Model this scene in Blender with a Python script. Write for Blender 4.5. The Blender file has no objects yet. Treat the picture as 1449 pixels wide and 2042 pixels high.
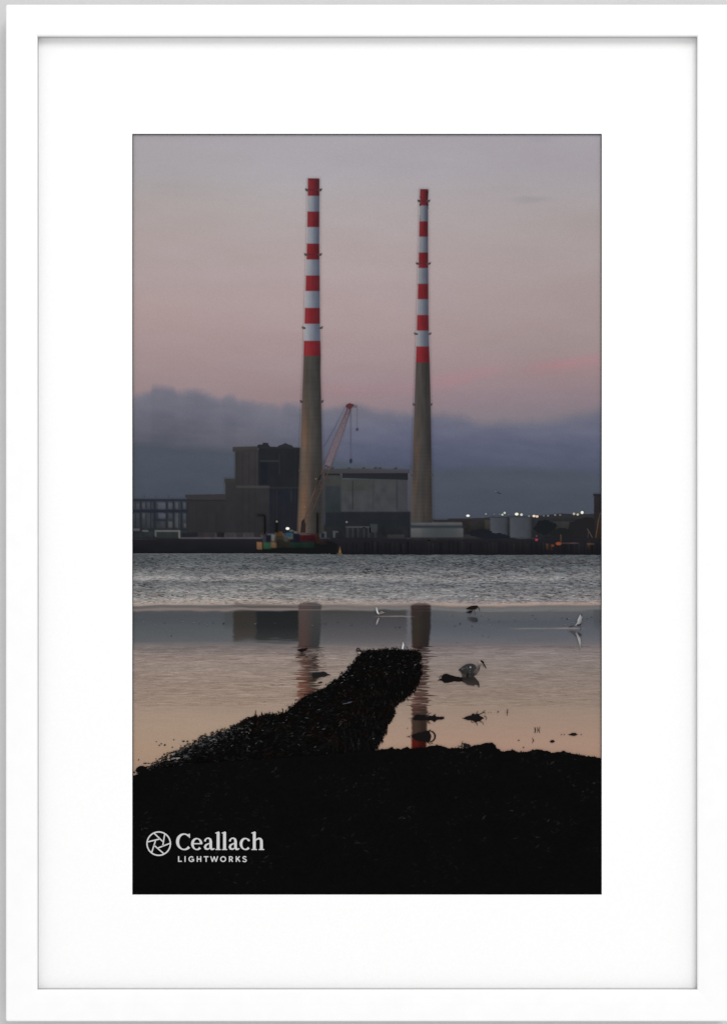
import bpy, math
import numpy as np

# ------------------------------------------------------------------ camera, world, lamps, exposure
S = 0.0005            # metres per unit of the layout (frame about 0.72 x 1.01 m)
ZC = 1.55             # height of the picture's centre on the wall
DIST = 2.2            # camera to print
scene = bpy.context.scene
cd = bpy.data.cameras.new('camera')
cam = bpy.data.objects.new('camera', cd)
scene.collection.objects.link(cam)
cam.location = (0, -DIST, ZC)
cam.rotation_euler = (math.radians(90), 0, 0)
cd.sensor_fit = 'VERTICAL'
cd.sensor_height = 24.0
cd.lens = 24.0 * DIST / (2042 * S)
cd.clip_end = 50
scene.camera = cam

world = bpy.data.worlds.new('World')
scene.world = world
world.use_nodes = True
bg = world.node_tree.nodes['Background']
bg.inputs['Color'].default_value = (1, 1, 1, 1)
bg.inputs['Strength'].default_value = 0.84

ld = bpy.data.lights.new('studio_softbox', 'AREA')
ld.shape = 'DISK'
ld.size = 3.6
ld.energy = 190
lamp = bpy.data.objects.new('studio_softbox', ld)
scene.collection.objects.link(lamp)
lamp.location = (1.5, -5.6, ZC + 4.4)
from mathutils import Vector
lamp.rotation_euler = (Vector((0, 0, ZC)) - lamp.location).to_track_quat('-Z', 'Y').to_euler()

vs = scene.view_settings
vs.view_transform = 'Standard'
vs.look = 'None'
vs.exposure = 0
vs.gamma = 1
vs.use_curve_mapping = False

E_PRINT = 1.12        # light reaching the print relative to a unit white, so inks keep their printed tone

# ------------------------------------------------------------------ helpers
col = scene.collection
rng = np.random.default_rng(7)


def srgb2lin(c):
    c = np.asarray(c, float) / 255.0
    return np.where(c <= 0.04045, c / 12.92, ((c + 0.055) / 1.055) ** 2.4)


def W(px, py, depth=0.0):
    px = np.asarray(px, float); py = np.asarray(py, float)
    return np.stack([(px - 724.5) * S, np.full(px.shape, SINK - depth, float), (1021 - py) * S + ZC], -1)


LAYER = 0.00016
SINK = 0.0010
NRECT = [0]


def mesh_obj(name, verts, faces, mat, parent=None, colors=None, smooth=False):
    me = bpy.data.meshes.new(name)
    verts = np.asarray(verts, float)
    if isinstance(faces, np.ndarray) and faces.ndim == 2:
        n, k = faces.shape
        me.vertices.add(len(verts)); me.vertices.foreach_set('co', verts.ravel())
        me.loops.add(n * k); me.loops.foreach_set('vertex_index', faces.ravel().astype(np.int32))
        me.polygons.add(n)
        me.polygons.foreach_set('loop_start', np.arange(0, n * k, k, dtype=np.int32))
        me.polygons.foreach_set('loop_total', np.full(n, k, np.int32))
        me.update(calc_edges=True)
    else:
        me.from_pydata([tuple(v) for v in verts], [], [tuple(f) for f in faces])
        me.update()
    if colors is not None:
        a = me.color_attributes.new('ink', 'FLOAT_COLOR', 'POINT')
        c = np.ones((len(verts), 4)); c[:, :3] = srgb2lin(np.clip(colors, 0, 255)) / E_PRINT
        a.data.foreach_set('color', c.ravel())
    me.materials.append(mat)
    if smooth:
        me.polygons.foreach_set('use_smooth', np.ones(len(me.polygons), bool))
    o = bpy.data.objects.new(name, me)
    col.objects.link(o)
    if parent is not None:
        o.parent = parent
    return o


def new_mat(name):
    m = bpy.data.materials.new(name)
    m.use_nodes = True
    nt = m.node_tree
    return m, nt, nt.nodes['Principled BSDF']


# printed ink: colour laid down per shape, broken up by a fine procedural paper grain
ink, nt, bs = new_mat('printed_ink')
at = nt.nodes.new('ShaderNodeAttribute'); at.attribute_name = 'ink'
tc = nt.nodes.new('ShaderNodeTexCoord')
nz = nt.nodes.new('ShaderNodeTexNoise'); nz.inputs['Scale'].default_value = 900; nz.inputs['Detail'].default_value = 3
mr = nt.nodes.new('ShaderNodeMapRange')
mr.inputs['From Min'].default_value = 0.3; mr.inputs['From Max'].default_value = 0.7
mr.inputs['To Min'].default_value = 0.955; mr.inputs['To Max'].default_value = 1.045
mx = nt.nodes.new('ShaderNodeVectorMath'); mx.operation = 'SCALE'
nt.links.new(tc.outputs['Object'], nz.inputs['Vector'])
nt.links.new(nz.outputs['Fac'], mr.inputs['Value'])
nt.links.new(at.outputs['Color'], mx.inputs[0])
nt.links.new(mr.outputs['Result'], mx.inputs['Scale'])
nt.links.new(mx.outputs['Vector'], bs.inputs['Base Color'])
bs.inputs['Roughness'].default_value = 0.9
bs.inputs['Specular IOR Level'].default_value = 0.0


def plain_mat(name, rgb, rough, spec, scale, amount, bump=0.0):
    m, nt, bs = new_mat(name)
    tc = nt.nodes.new('ShaderNodeTexCoord')
    nz = nt.nodes.new('ShaderNodeTexNoise'); nz.inputs['Scale'].default_value = scale; nz.inputs['Detail'].default_value = 5
    rp = nt.nodes.new('ShaderNodeValToRGB')
    rp.color_ramp.elements[0].position = 0.3; rp.color_ramp.elements[1].position = 0.7
    rp.color_ramp.elements[0].color = tuple(c * (1 - amount) for c in rgb) + (1,)
    rp.color_ramp.elements[1].color = tuple(min(1, c * (1 + amount)) for c in rgb) + (1,)
    nt.links.new(tc.outputs['Object'], nz.inputs['Vector'])
    nt.links.new(nz.outputs['Fac'], rp.inputs['Fac'])
    nt.links.new(rp.outputs['Color'], bs.inputs['Base Color'])
    bs.inputs['Roughness'].default_value = rough
    bs.inputs['Specular IOR Level'].default_value = spec
    if bump:
        b = nt.nodes.new('ShaderNodeBump'); b.inputs['Strength'].default_value = bump
        b.inputs['Distance'].default_value = 0.0004
        nt.links.new(nz.outputs['Fac'], b.inputs['Height']); nt.links.new(b.outputs['Normal'], bs.inputs['Normal'])
    return m


M_frame = plain_mat('white_satin_paint', (0.91, 0.91, 0.91), 0.5, 0.25, 60, 0.012, 0.02)
M_mat = plain_mat('white_mat_board', (0.92, 0.92, 0.918), 0.9, 0.1, 500, 0.012, 0.03)
M_core = plain_mat('mat_core', (0.93, 0.93, 0.92), 0.9, 0.1, 500, 0.01)
M_lip_shade = plain_mat('grey_lip_shade', (0.5, 0.5, 0.5), 0.8, 0.1, 200, 0.03)  # shade of the frame's inner lip put into the colour
M_back = plain_mat('brown_backing_board', (0.35, 0.27, 0.19), 0.9, 0.1, 120, 0.15)
M_wall = plain_mat('painted_wall', (0.6, 0.6, 0.6), 0.85, 0.15, 35, 0.015, 0.08)
M_paper = plain_mat('photo_paper', (0.9, 0.9, 0.89), 0.8, 0.05, 700, 0.01)


def empty(name):
    o = bpy.data.objects.new(name, None); col.objects.link(o); return o


CV = [None]           # running record of the printed tones of the far shore, and the layer they lie on
CX0, CY0, CX1, CY1 = 262, 340, 1202, 1112


PENDING = []


def soften_far_shore():
    xs, ys = np.meshgrid(np.arange(CX0, CX1) + .5, np.arange(CY0, CY1) + .5)
    k_ = 1100 - CY0
    CV[0] = np.concatenate([sky_fn(xs[:k_], ys[:k_]), water_fn(xs[k_:], ys[k_:])])
    for layer, seq, o, PX, PY, C, rim in sorted(PENDING, key=lambda r: r[:2]):
        if o is None:
            gx, gy = PX, PY
            CV[0][(gy - CY0 - .5).astype(int), (gx - CX0 - .5).astype(int)] = C
            continue
        if rim.any():
            C[rim] = under(PX[rim], PY[rim])
            a = o.data.color_attributes['ink']
            c = np.ones((C.shape[0] * C.shape[1], 4)); c[:, :3] = srgb2lin(np.clip(C.reshape(-1, 3), 0, 255)) / E_PRINT
            a.data.foreach_set('color', c.ravel())
        paint(PX, PY, C)


def under(px, py):
    i = np.clip(np.round(py - CY0 - .5).astype(int), 0, CY1 - CY0 - 1); j = np.clip(np.round(px - CX0 - .5).astype(int), 0, CX1 - CX0 - 1)
    return CV[0][i, j]


def paint(PX, PY, C):
    # splat the patch into the record by sampling its cells densely
    n0, n1 = PX.shape
    hy = max(2, int(2 * (PY.max() - PY.min())) + 2); hx = max(2, int(2 * (PX.max() - PX.min())) + 2)
    a = np.linspace(0, n0 - 1, hy); b = np.linspace(0, n1 - 1, hx)

    def samp(A):
        a0 = np.minimum(a.astype(int), n0 - 2); fa = (a - a0)[:, None]; b0 = np.minimum(b.astype(int), n1 - 2); fb = (b - b0)[None, :]
        if A.ndim == 3:
            fa = fa[..., None]; fb = fb[..., None]
        g = lambda u, v: A[np.ix_(u, v)]
        return (g(a0, b0) * (1 - fb) + g(a0, b0 + 1) * fb) * (1 - fa) + (g(a0 + 1, b0) * (1 - fb) + g(a0 + 1, b0 + 1) * fb) * fa
    x, y, c = samp(PX).ravel(), samp(PY).ravel(), samp(np.asarray(C, float)).reshape(-1, 3)
    i = np.round(y - CY0 - .5).astype(int); j = np.round(x - CX0 - .5).astype(int)
    ok = (i >= 0) & (i < CY1 - CY0) & (j >= 0) & (j < CX1 - CX0)
    i, j, c = i[ok], j[ok], c[ok]
    CV[0][i, j] = c


def grid_obj(name, x0, x1, y0, y1, nx, ny, fn, layer, parent, warp=None, sx=0.0, sy=0.0):
    """a flat patch of nx by ny cells, inked by fn(X, Y) -> rgb"""
    xs = np.linspace(x0, x1, nx + 1); ys = np.linspace(y0, y1, ny + 1)
    if sx:
        xs[0] += sx; xs[-1] -= sx; xs = np.r_[x0 - sx, xs, x1 + sx]; nx += 2
    if sy:
        ys[0] += sy; ys[-1] -= sy; ys = np.r_[y0 - sy, ys, y1 + sy]; ny += 2
    X, Y = np.meshgrid(xs, ys)
    C = fn(np.clip(X, x0, x1), np.clip(Y, y0, y1))
    PX, PY = (X, Y) if warp is None else warp(X, Y)
    rim = None
    if SOFT[0]:
        # the rim takes the tone of what is printed beneath, so the edge is out of focus
        rim = np.zeros(X.shape, bool)
        if sx:
            rim[:, 0] = rim[:, -1] = True
        if sy:
            rim[0] = rim[-1] = True
        C = np.array(C, float)
    v = W(PX.ravel(), PY.ravel(), layer * LAYER)
    i = np.arange((nx + 1) * ny).reshape(ny, nx + 1)[:, :-1].ravel()
    q = np.stack([i, i + nx + 1, i + nx + 2, i + 1], -1)
    o = mesh_obj(name, v, q, ink, parent, C.reshape(-1, 3))
    if rim is not None:
        PENDING.append((layer, len(PENDING), o, PX, PY, C, rim))
    return o


def split_grid(names, x0, x1, y0, y1, nx, ny, fn, cls, layer, parent):
    """one inked patch cut along class borders into several part meshes"""
    xs = np.linspace(x0, x1, nx + 1); ys = np.linspace(y0, y1, ny + 1)
    X, Y = np.meshgrid(xs, ys)
    C = fn(X, Y).reshape(-1, 3)
    v = W(X.ravel(), Y.ravel(), layer * LAYER)
    i = np.arange((nx + 1) * ny).reshape(ny, nx + 1)[:, :-1].ravel()
    q = np.stack([i, i + nx + 1, i + nx + 2, i + 1], -1)
    K = cls(0.5 * (X[:-1, :-1] + X[1:, 1:]), 0.5 * (Y[:-1, :-1] + Y[1:, 1:])).ravel()
    out = []
    for k, nm in enumerate(names):
        f = q[K == k]
        used, inv = np.unique(f, return_inverse=True)
        out.append(mesh_obj(nm, v[used], inv.reshape(f.shape), ink, parent, C[used]))
    return out


def in_poly(px, py, P):
    P = np.asarray(P, float); c = np.zeros(px.shape, bool); j = len(P) - 1
    for i in range(len(P)):
        xi, yi = P[i]; xj, yj = P[j]
        if yi != yj:
            c ^= ((yi > py) != (yj > py)) & (px < (xj - xi) * (py - yi) / (yj - yi) + xi)
        j = i
    return c


def poly(name, pts, rgb, layer, parent, jit=0.0):
    pts = np.asarray(pts, float)
    rgb = tone(rgb, *TONE)
    if SOFT[0]:
        bx = np.arange(int(pts[:, 0].min()), int(pts[:, 0].max()) + 2); byy = np.arange(int(pts[:, 1].min()), int(pts[:, 1].max()) + 2)
        gx, gy = np.meshgrid(bx + .5, byy + .5); m = in_poly(gx, gy, pts)
        m &= (gx > CX0) & (gx < CX1 - 1) & (gy > CY0) & (gy < CY1 - 1)
        PENDING.append((layer, len(PENDING), None, gx[m], gy[m], np.asarray(rgb, float).reshape(-1, 3).mean(0), None))
    c = np.tile(np.asarray(rgb, float), (len(pts), 1)) if np.ndim(rgb) == 1 else np.asarray(rgb, float)
    return mesh_obj(name, W(pts[:, 0], pts[:, 1], layer * LAYER), [list(range(len(pts)))[::-1]], ink, parent, c)


def tone(c, k, sat=1.0):
    c = np.asarray(c, float); g = c.mean(-1, keepdims=True)
    return (g + (c - g) * sat) * k


TONE = [1.0, 1.0]
SOFT = [0.0]
X0, X1 = 265.5, 1197.5


def rect(name, x0, y0, x1, y1, rgb, layer, parent, rgb2=None, noise=3.0):
    """a flat inked rectangle, shaded from rgb (top) to rgb2 (bottom), faintly mottled"""
    rgb = tone(rgb, *TONE); rgb2 = None if rgb2 is None else tone(rgb2, *TONE)
    a = np.asarray(rgb, float); b = a if rgb2 is None else np.asarray(rgb2, float)
    NRECT[0] += 1; layer = layer + (NRECT[0] % 5) * 0.008
    nx = int(max(1, min(40, (x1 - x0) / 4))); ny = int(max(1, min(40, (y1 - y0) / 4)))

    def fn(X, Y):
        t = ((Y - y0) / max(1e-6, y1 - y0))[..., None]
        n = (vnoise(X / 11, Y / 17, 5) + 0.5 * vnoise(X / 5, Y / 6, 6) - 0.75)[..., None]
        return a * (1 - t) + b * t + n * noise
    sx = SOFT[0] if x0 > X0 + 2 and x1 < X1 - 2 else 0.0
    return grid_obj(name, x0, x1, y0, y1, nx, ny, fn, layer, parent, None, min(sx, (x1 - x0) / 2.6), min(SOFT[0], (y1 - y0) / 2.6))


def ribbon(name, pts, widths, rgb, layer, parent):
    p = np.asarray(pts, float); n = len(p)
    w = np.full(n, widths, float) if np.ndim(widths) == 0 else np.asarray(widths, float)
    d = np.gradient(p, axis=0); d /= np.maximum(1e-9, np.linalg.norm(d, axis=1, keepdims=True))
    nrm = np.stack([-d[:, 1], d[:, 0]], -1)
    a = p + nrm * w[:, None] / 2; b = p - nrm * w[:, None] / 2
    P = np.concatenate([a, b])
    f = np.array([[i, i + 1, n + i + 1, n + i] for i in range(n - 1)])
    c = np.tile(np.asarray(rgb, float), (2 * n, 1)) if np.ndim(rgb) == 1 else np.concatenate([np.asarray(rgb, float)] * 2)
    return mesh_obj(name, W(P[:, 0], P[:, 1], layer * LAYER), f, ink, parent, c)


def disc(name, x, y, rx, ry, rgb, layer, parent, edge=None, n=14):
    t = np.linspace(0, 2 * math.pi, n, endpoint=False)
    P = np.concatenate([[[x, y]], np.stack([x + rx * 0.6 * np.cos(t), y + ry * 0.6 * np.sin(t)], -1),
                        np.stack([x + rx * np.cos(t), y + ry * np.sin(t)], -1)])
    F = [(0, 1 + (i + 1) % n, 1 + i) for i in range(n)] + \
        [(1 + i, 1 + (i + 1) % n, 1 + n + (i + 1) % n, 1 + n + i) for i in range(n)]
    c = np.tile(np.asarray(rgb, float), (len(P), 1))
    if edge is not None:
        c[1 + n:] = edge
    return mesh_obj(name, W(P[:, 0], P[:, 1], layer * LAYER), F, ink, parent, c)


TAB = np.random.default_rng(3).random((256, 256))


def vnoise(x, y, seed=0):
    x = np.asarray(x, float) + seed * 37.3; y = np.asarray(y, float) + seed * 17.7
    xi = np.floor(x).astype(int); yi = np.floor(y).astype(int)
    fx = x - xi; fy = y - yi
    fx = fx * fx * (3 - 2 * fx); fy = fy * fy * (3 - 2 * fy)
    g = lambda a, b: TAB[(a + seed * 13) % 256, (b + seed * 29) % 256]
    return (g(xi, yi) * (1 - fx) + g(xi + 1, yi) * fx) * (1 - fy) + (g(xi, yi + 1) * (1 - fx) + g(xi + 1, yi + 1) * fx) * fy


def fbm(x, y, seed=0, o=4):
    s = 0; a = 0.5; t = 0
    for k in range(o):
        s = s + a * vnoise(x * 2 ** k, y * 2 ** k, seed + k); t += a; a *= 0.5
    return s / t


def sm(a, b, x):
    t = np.clip((x - a) / (b - a), 0, 1)
    return t * t * (3 - 2 * t)


def ramp(y, ys, cs):
    cs = np.asarray(cs, float)
    return np.stack([np.interp(y, ys, cs[:, k]) for k in range(3)], -1)


def mix(a, b, t):
    t = np.asarray(t)[..., None]
    return a * (1 - t) + np.asarray(b, float) * t


# ------------------------------------------------------------------ the wall behind
wy = 0.0225
wall = mesh_obj('wall', [(-1.5, wy, 0), (1.5, wy, 0), (1.5, wy, 3.1), (-1.5, wy, 3.1)], [(0, 1, 2, 3)], M_wall)
wall['kind'] = 'structure'

# ------------------------------------------------------------------ the frame
frame = empty('picture_frame')
frame.location = (0, 0, ZC)
frame['label'] = 'white wooden picture frame with wide white mat hanging on pale grey wall'
frame['category'] = 'picture frame'
FRONT = 0.013          # the frame's face stands this far in front of the print
k = (DIST - FRONT) / DIST
OX0, OX1, OY0, OY1 = [c + (v - c) * k for v, c in ((11.5, 724.5), (1453, 724.5), (8.2, 1021), (2037.8, 1021))]
RW = 62.6              # rail width
BACK = -0.019
# cross-section: offset inwards from the outer edge, height toward the viewer
prof = [(0.6, BACK), (0.0, BACK + 0.001), (0.0, FRONT - 0.0026), (0.6, FRONT - 0.0013), (2.0, FRONT - 0.0004), (4.2, FRONT),
        (20, FRONT + 0.0001), (38, FRONT - 0.0001), (52, FRONT - 0.0006), (60, FRONT - 0.0011), (61.4, FRONT - 0.0015), (62.2, FRONT - 0.0022), (RW, FRONT - 0.0040), (RW - 0.8, FRONT - 0.0041), (RW - 0.8, 0.0008),
        (RW - 12, 0.0008), (RW - 12, BACK)]
cx = (OX0 + OX1) / 2; cy = (OY0 + OY1) / 2
R0 = 5.0
corners = [(OX0, OY0, 1, 1), (OX1, OY0, -1, 1), (OX1, OY1, -1, -1), (OX0, OY1, 1, -1)]


def corner_pts(ci, d, t0, t1, n):
    ox, oy, sx, sy = corners[ci]
    r = max(R0 - d, 0.0)
    c0 = max(R0, d)
    out = []
    for t in np.linspace(t0, t1, n):
        # t = 0: on the vertical side, t = 90: on the horizontal side
        a = math.radians(t)
        out.append((ox + sx * (c0 - r * math.cos(a)), oy + sy * (c0 - r * math.sin(a))))
    return out


for i in range(4):
    j = (i + 1) % 4
    # rails: 0 top (corner 0 to 1), 1 right, 2 bottom, 3 left
    horizontal = i in (0, 2)
    rings = []
    for d, h in prof:
        if horizontal:
            path = corner_pts(i, d, 45, 90, 5) + corner_pts(j, d, 90, 45, 5)
        else:
            path = corner_pts(i, d, 45, 0, 5) + corner_pts(j, d, 0, 45, 5)
        rings.append([((x - 724.5) * S, -h, (1021 - y) * S) for x, y in path])
    n = len(rings[0])
    V = [p for r in rings for p in r]
    F = [(a * n + b, a * n + b + 1, (a + 1) * n + b + 1, (a + 1) * n + b) for a in range(len(prof) - 1) for b in range(n - 1)]
    o = mesh_obj('rail', V, F, M_frame, frame)
    import bmesh
    bm = bmesh.new(); bm.from_mesh(o.data)
    bmesh.ops.remove_doubles(bm, verts=bm.verts, dist=1e-7)
    bmesh.ops.recalc_face_normals(bm, faces=bm.faces)
    fc = [f for f in bm.faces if abs(f.normal.y) > 0.9]
    if fc and sum(f.normal.y * f.calc_area() for f in fc if f.calc_center_median().y < -0.005) > 0:
        bmesh.ops.reverse_faces(bm, faces=bm.faces)
    bm.to_mesh(o.data); bm.free()

# window mat with a bevelled opening, and the backing board
PX0, PX1, PY0, PY1 = 265, 1198, 268, 1783


def local(x, y, h):
    return ((x - 724.5) * S, -h, (1021 - y) * S)


MT = 0.0009
bo = [(OX0 + 50, OY0 + 50), (OX1 - 50, OY0 + 50), (OX1 - 50, OY1 - 50), (OX0 + 50, OY1 - 50)]
bi = [(PX0 - 0.9, PY0 - 0.9), (PX1 + 0.9, PY0 - 0.9), (PX1 + 0.9, PY1 + 0.9), (PX0 - 0.9, PY1 + 0.9)]
bj = [(PX0, PY0), (PX1, PY0), (PX1, PY1), (PX0, PY1)]
V = [local(x, y, MT) for x, y in bo] + [local(x, y, MT) for x, y in bi] + [local(x, y, -0.0008) for x, y in bo]
F = []
for i in range(4):
    j = (i + 1) % 4
    F += [(i, 4 + i, 4 + j, j), (8 + i, i, j, 8 + j)]
mat_board = mesh_obj('mat_board', V, F, M_mat, frame)
V = [local(x, y, MT) for x, y in bi] + [local(x, y, -0.0012) for x, y in bj]
mesh_obj('window_bevel', V, [(i, 4 + i, 4 + (i + 1) % 4, (i + 1) % 4) for i in range(4)], M_core, mat_board)
# added strips inside the frame lip; their grey stands in for its shade
STRIP_IN = 0.3
a0, a1, c0, c1 = OX0 + RW - STRIP_IN, OX1 - RW + STRIP_IN, OY0 + RW - STRIP_IN, OY1 - RW + STRIP_IN
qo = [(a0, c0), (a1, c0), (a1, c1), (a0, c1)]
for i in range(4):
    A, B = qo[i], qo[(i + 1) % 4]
    mesh_obj('lip_shade_strip', [local(*A, MT + 1e-5), local(*B, MT + 1e-5), local(*B, FRONT - 0.00395), local(*A, FRONT - 0.00395)], [(0, 1, 2, 3)], M_lip_shade, frame)
V = [local(x, y, -0.004) for x, y in bo] + [local(x, y, -0.007) for x, y in bo]
mesh_obj('backing_board', V, [(0, 1, 2, 3), (7, 6, 5, 4)] + [(i, 4 + i, 4 + (i + 1) % 4, (i + 1) % 4) for i in range(4)], M_back, frame)

# ------------------------------------------------------------------ the print: a sheet of photo paper and what is printed on it
sheet = [(PX0 - 14, PY0 - 14), (PX1 + 14, PY0 - 14), (PX1 + 14, PY1 + 14), (PX0 - 14, PY1 + 14)]
V = [tuple(W(x, y, -0.0002)) for x, y in sheet] + [tuple(W(x, y, -0.0005)) for x, y in sheet]
pr = mesh_obj('photo_print', V, [(3, 2, 1, 0), (4, 5, 6, 7)] + [(i, (i + 1) % 4, 4 + (i + 1) % 4, 4 + i) for i in range(4)], M_paper)
pr['label'] = 'colour photo print of two striped chimneys above a dusky shore, framed in white'
pr['category'] = 'photo print'

X0, X1 = PX0 + 0.5, PX1 - 0.5
Y0, Y1 = PY0 + 0.5, PY1 - 0.5

# ---- sky, cloud bank and hills
cl_x = [266, 285, 300, 304, 312, 330, 345, 355, 362, 375, 390, 405, 420, 440, 446, 455, 466, 475, 500, 520, 545, 560, 575, 590, 600, 645, 690, 720, 740, 755, 800, 860, 915, 930, 950, 960, 985, 1000, 1040, 1080, 1110, 1140, 1170, 1198]
cl_y = [787, 783, 780, 770, 769, 771, 773, 780, 781, 777, 777, 781, 786, 795, 791, 787, 788, 796, 800, 804, 808, 811, 803, 804, 810, 813, 808, 808, 815, 819, 823, 826, 827, 831, 843, 846, 844, 840, 843, 840, 836, 827, 822, 811]
hl_x = [266, 320, 345, 420, 470, 600, 700, 800, 860, 960, 1040, 1110, 1160, 1198]
hl_y = [884, 886, 891, 894, 900, 912, 924, 932, 938, 933, 934, 938, 942, 949]
sky_y = [268, 340, 400, 470, 540, 600, 650, 700, 745, 800, 850]
sky_l = [(163, 160, 164), (164, 161, 164), (167, 160, 159), (170, 159, 158), (170, 156, 156), (169, 152, 151), (166, 148, 147), (160, 142, 142), (154, 136, 137), (148, 130, 132), (138, 122, 128)]
sky_r = [(161, 157, 163), (160, 156, 161), (162, 155, 156), (163, 153, 152), (163, 150, 150), (161, 147, 146), (158, 143, 142), (153, 138, 138), (149, 131, 133), (138, 124, 131), (126, 121, 128)]


def sky_fn(X, Y):
    t = ((X - 265) / 933)
    c = mix(ramp(Y, sky_y, sky_l), 0, np.zeros_like(X))
    c = mix(c, ramp(Y, sky_y, sky_r), sm(0.25, 1.0, t))
    c = c + (np.array([1.5, 1.5, 3.0])) * np.exp(-((X - 720) / 260) ** 2)[..., None]
    # drifting blush and cool patches
    n = fbm(X / 210, Y / 60, 11)[..., None] - 0.5
    c = c + n * np.array([5, 7, 9])
    n2 = fbm(X / 90, Y / 26, 17)[..., None] - 0.5
    c = c + n2 * np.array([3, 3.5, 4])
    # pink streaks low on the right
    for xa, ya, xb, yb, wdt, amp in ((850, 764, 990, 738, 13, 6.5), (890, 768, 935, 758, 9, 5), (1060, 735, 1205, 720, 17, 6.5), (1085, 730, 1205, 715, 8, 4), (640, 778, 830, 776, 12, 4)):
        s = np.clip((X - xa) / (xb - xa), -0.4, 1.4)
        yy = ya + (yb - ya) * s
        env = np.exp(-((Y - yy + 6 * (fbm(X / 40, Y / 20, 23) - 0.5)) / wdt) ** 2) * sm(-0.35, 0.2, s) * (1 - sm(0.85, 1.4, s))
        env = env * (0.6 + 0.7 * fbm(X / 55, Y / 12, 29))
        c = c + env[..., None] * np.array([amp, -0.35 * amp, -0.15 * amp])
    # thin dark wisps high on the right
    for xa, ya, wx, wy_, amp in ((1060, 398, 40, 5, 9), (1075, 276, 34, 5, 6), (1045, 404, 22, 4, 5)):
        env = np.exp(-((X - xa) / wx) ** 2 - ((Y - ya + 8 * (fbm(X / 30, Y / 15, 31) - 0.5)) / wy_) ** 2)
        c = c - env[..., None] * amp * np.array([1, 0.8, 0.7])
    # cloud bank
    e = np.interp(X, cl_x, cl_y) + 7 * (fbm(X / 26, Y / 16, 41) - 0.5) + 5 * (fbm(X / 9, Y / 8, 43) - 0.5)
    dep = Y - e
    cl = mix(ramp(dep, [0, 15, 45, 75, 100, 130], [(120, 117, 128), (109, 110, 123), (102, 103, 118), (94, 95, 108), (86, 88, 101), (79, 84, 96)]),
             ramp(Y, [810, 840, 865, 890, 915, 940], [(114, 112, 124), (104, 106, 124), (97, 100, 121), (88, 92, 114), (81, 86, 108), (76, 82, 101)]), sm(480, 760, X))
    cl = cl + (fbm((X + .7 * Y) / 80, (Y - .25 * X) / 30, 47)[..., None] - 0.5) * np.array([11, 10, 8])
    cl = cl + ((fbm((X + Y) / 46, (Y - .12 * X) / 11, 49)[..., None] - .5) * np.array([7, 6.5, 6])) * sm(0, 20, dep)[..., None] + np.array([2.5, 2.5, 1.5])
    soft = 6.5 + 4.5 * sm(600, 1000, X)
    c = mix(c, cl, sm(-1.3, 1.6, dep / soft) * 0.97)
    # hills
    h = np.interp(X, hl_x, hl_y) + 2 * (fbm(X / 40, Y / 40, 51) - 0.5)
    hc = ramp(Y - h, [0, 20, 60, 100, 140], [(77, 83, 94), (77, 83, 95), (74, 80, 91), (71, 77, 88), (69, 75, 86)])
    hc = hc + (fbm(X / 60, Y / 22, 53)[..., None] - 0.5) * np.array([6, 7, 6])
    c = mix(c, hc, sm(-9, 9, Y - h) * 0.92)
    c = c * (1 + .02 * (1 - sm(700, 850, Y))[..., None]) + np.array([1.2, -.3, .2]) * (1 - sm(760, 880, Y))[..., None]
    c = c + (rng.random(X.shape)[..., None] - 0.5) * 1.5
    return c


def sky_cls(X, Y):
    e = np.interp(X, cl_x, cl_y); h = np.interp(X, hl_x, hl_y)
    return np.where(Y < e, 0, np.where(Y < h, 1, 2))


sky, cloud, hills = split_grid(['printed_sky', 'printed_cloud_bank', 'printed_hills'], X0, X1, Y0, 1108, 330, 300, sky_fn, sky_cls, 1, pr)

# ---- water
water_y = [1098, 1108, 1122, 1136, 1145, 1152, 1158, 1163, 1172, 1184, 1195, 1201, 1205, 1207, 1211, 1213, 1216, 1218, 1221, 1240, 1262, 1278, 1286, 1295, 1310, 1350, 1400, 1440, 1480, 1520]
water_l = [(82, 86, 90), (84, 88, 93), (82, 87, 92), (96, 99, 103), (116, 116, 118), (152, 148, 147), (134, 132, 132), (104, 106, 110), (122, 122, 123), (132, 129, 128), (150, 143, 138), (160, 149, 140), (150, 135, 127), (98, 94, 94), (100, 97, 96), (122, 114, 111), (126, 116, 112), (92, 87, 88), (77, 79, 83), (79, 83, 87), (86, 90, 93), (94, 95, 98), (114, 108, 107), (128, 118, 115), (146, 132, 125), (149, 134, 125), (152, 136, 126), (158, 140, 126), (160, 140, 124), (160, 138, 122)]
water_r = [(78, 83, 88), (80, 86, 91), (86, 90, 96), (98, 101, 106), (110, 111, 115), (136, 133, 134), (118, 118, 122), (102, 104, 110), (116, 117, 121), (124, 123, 126), (134, 130, 131), (142, 134, 133), (158, 144, 138), (160, 143, 134), (118, 106, 104), (104, 102, 104), (112, 111, 112), (108, 108, 109), (90, 91, 95), (82, 86, 92), (90, 93, 100), (100, 100, 105), (112, 106, 107), (128, 118, 117), (138, 127, 123), (140, 128, 122), (143, 129, 120), (152, 133, 121), (160, 135, 122), (160, 133, 120)]


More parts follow.
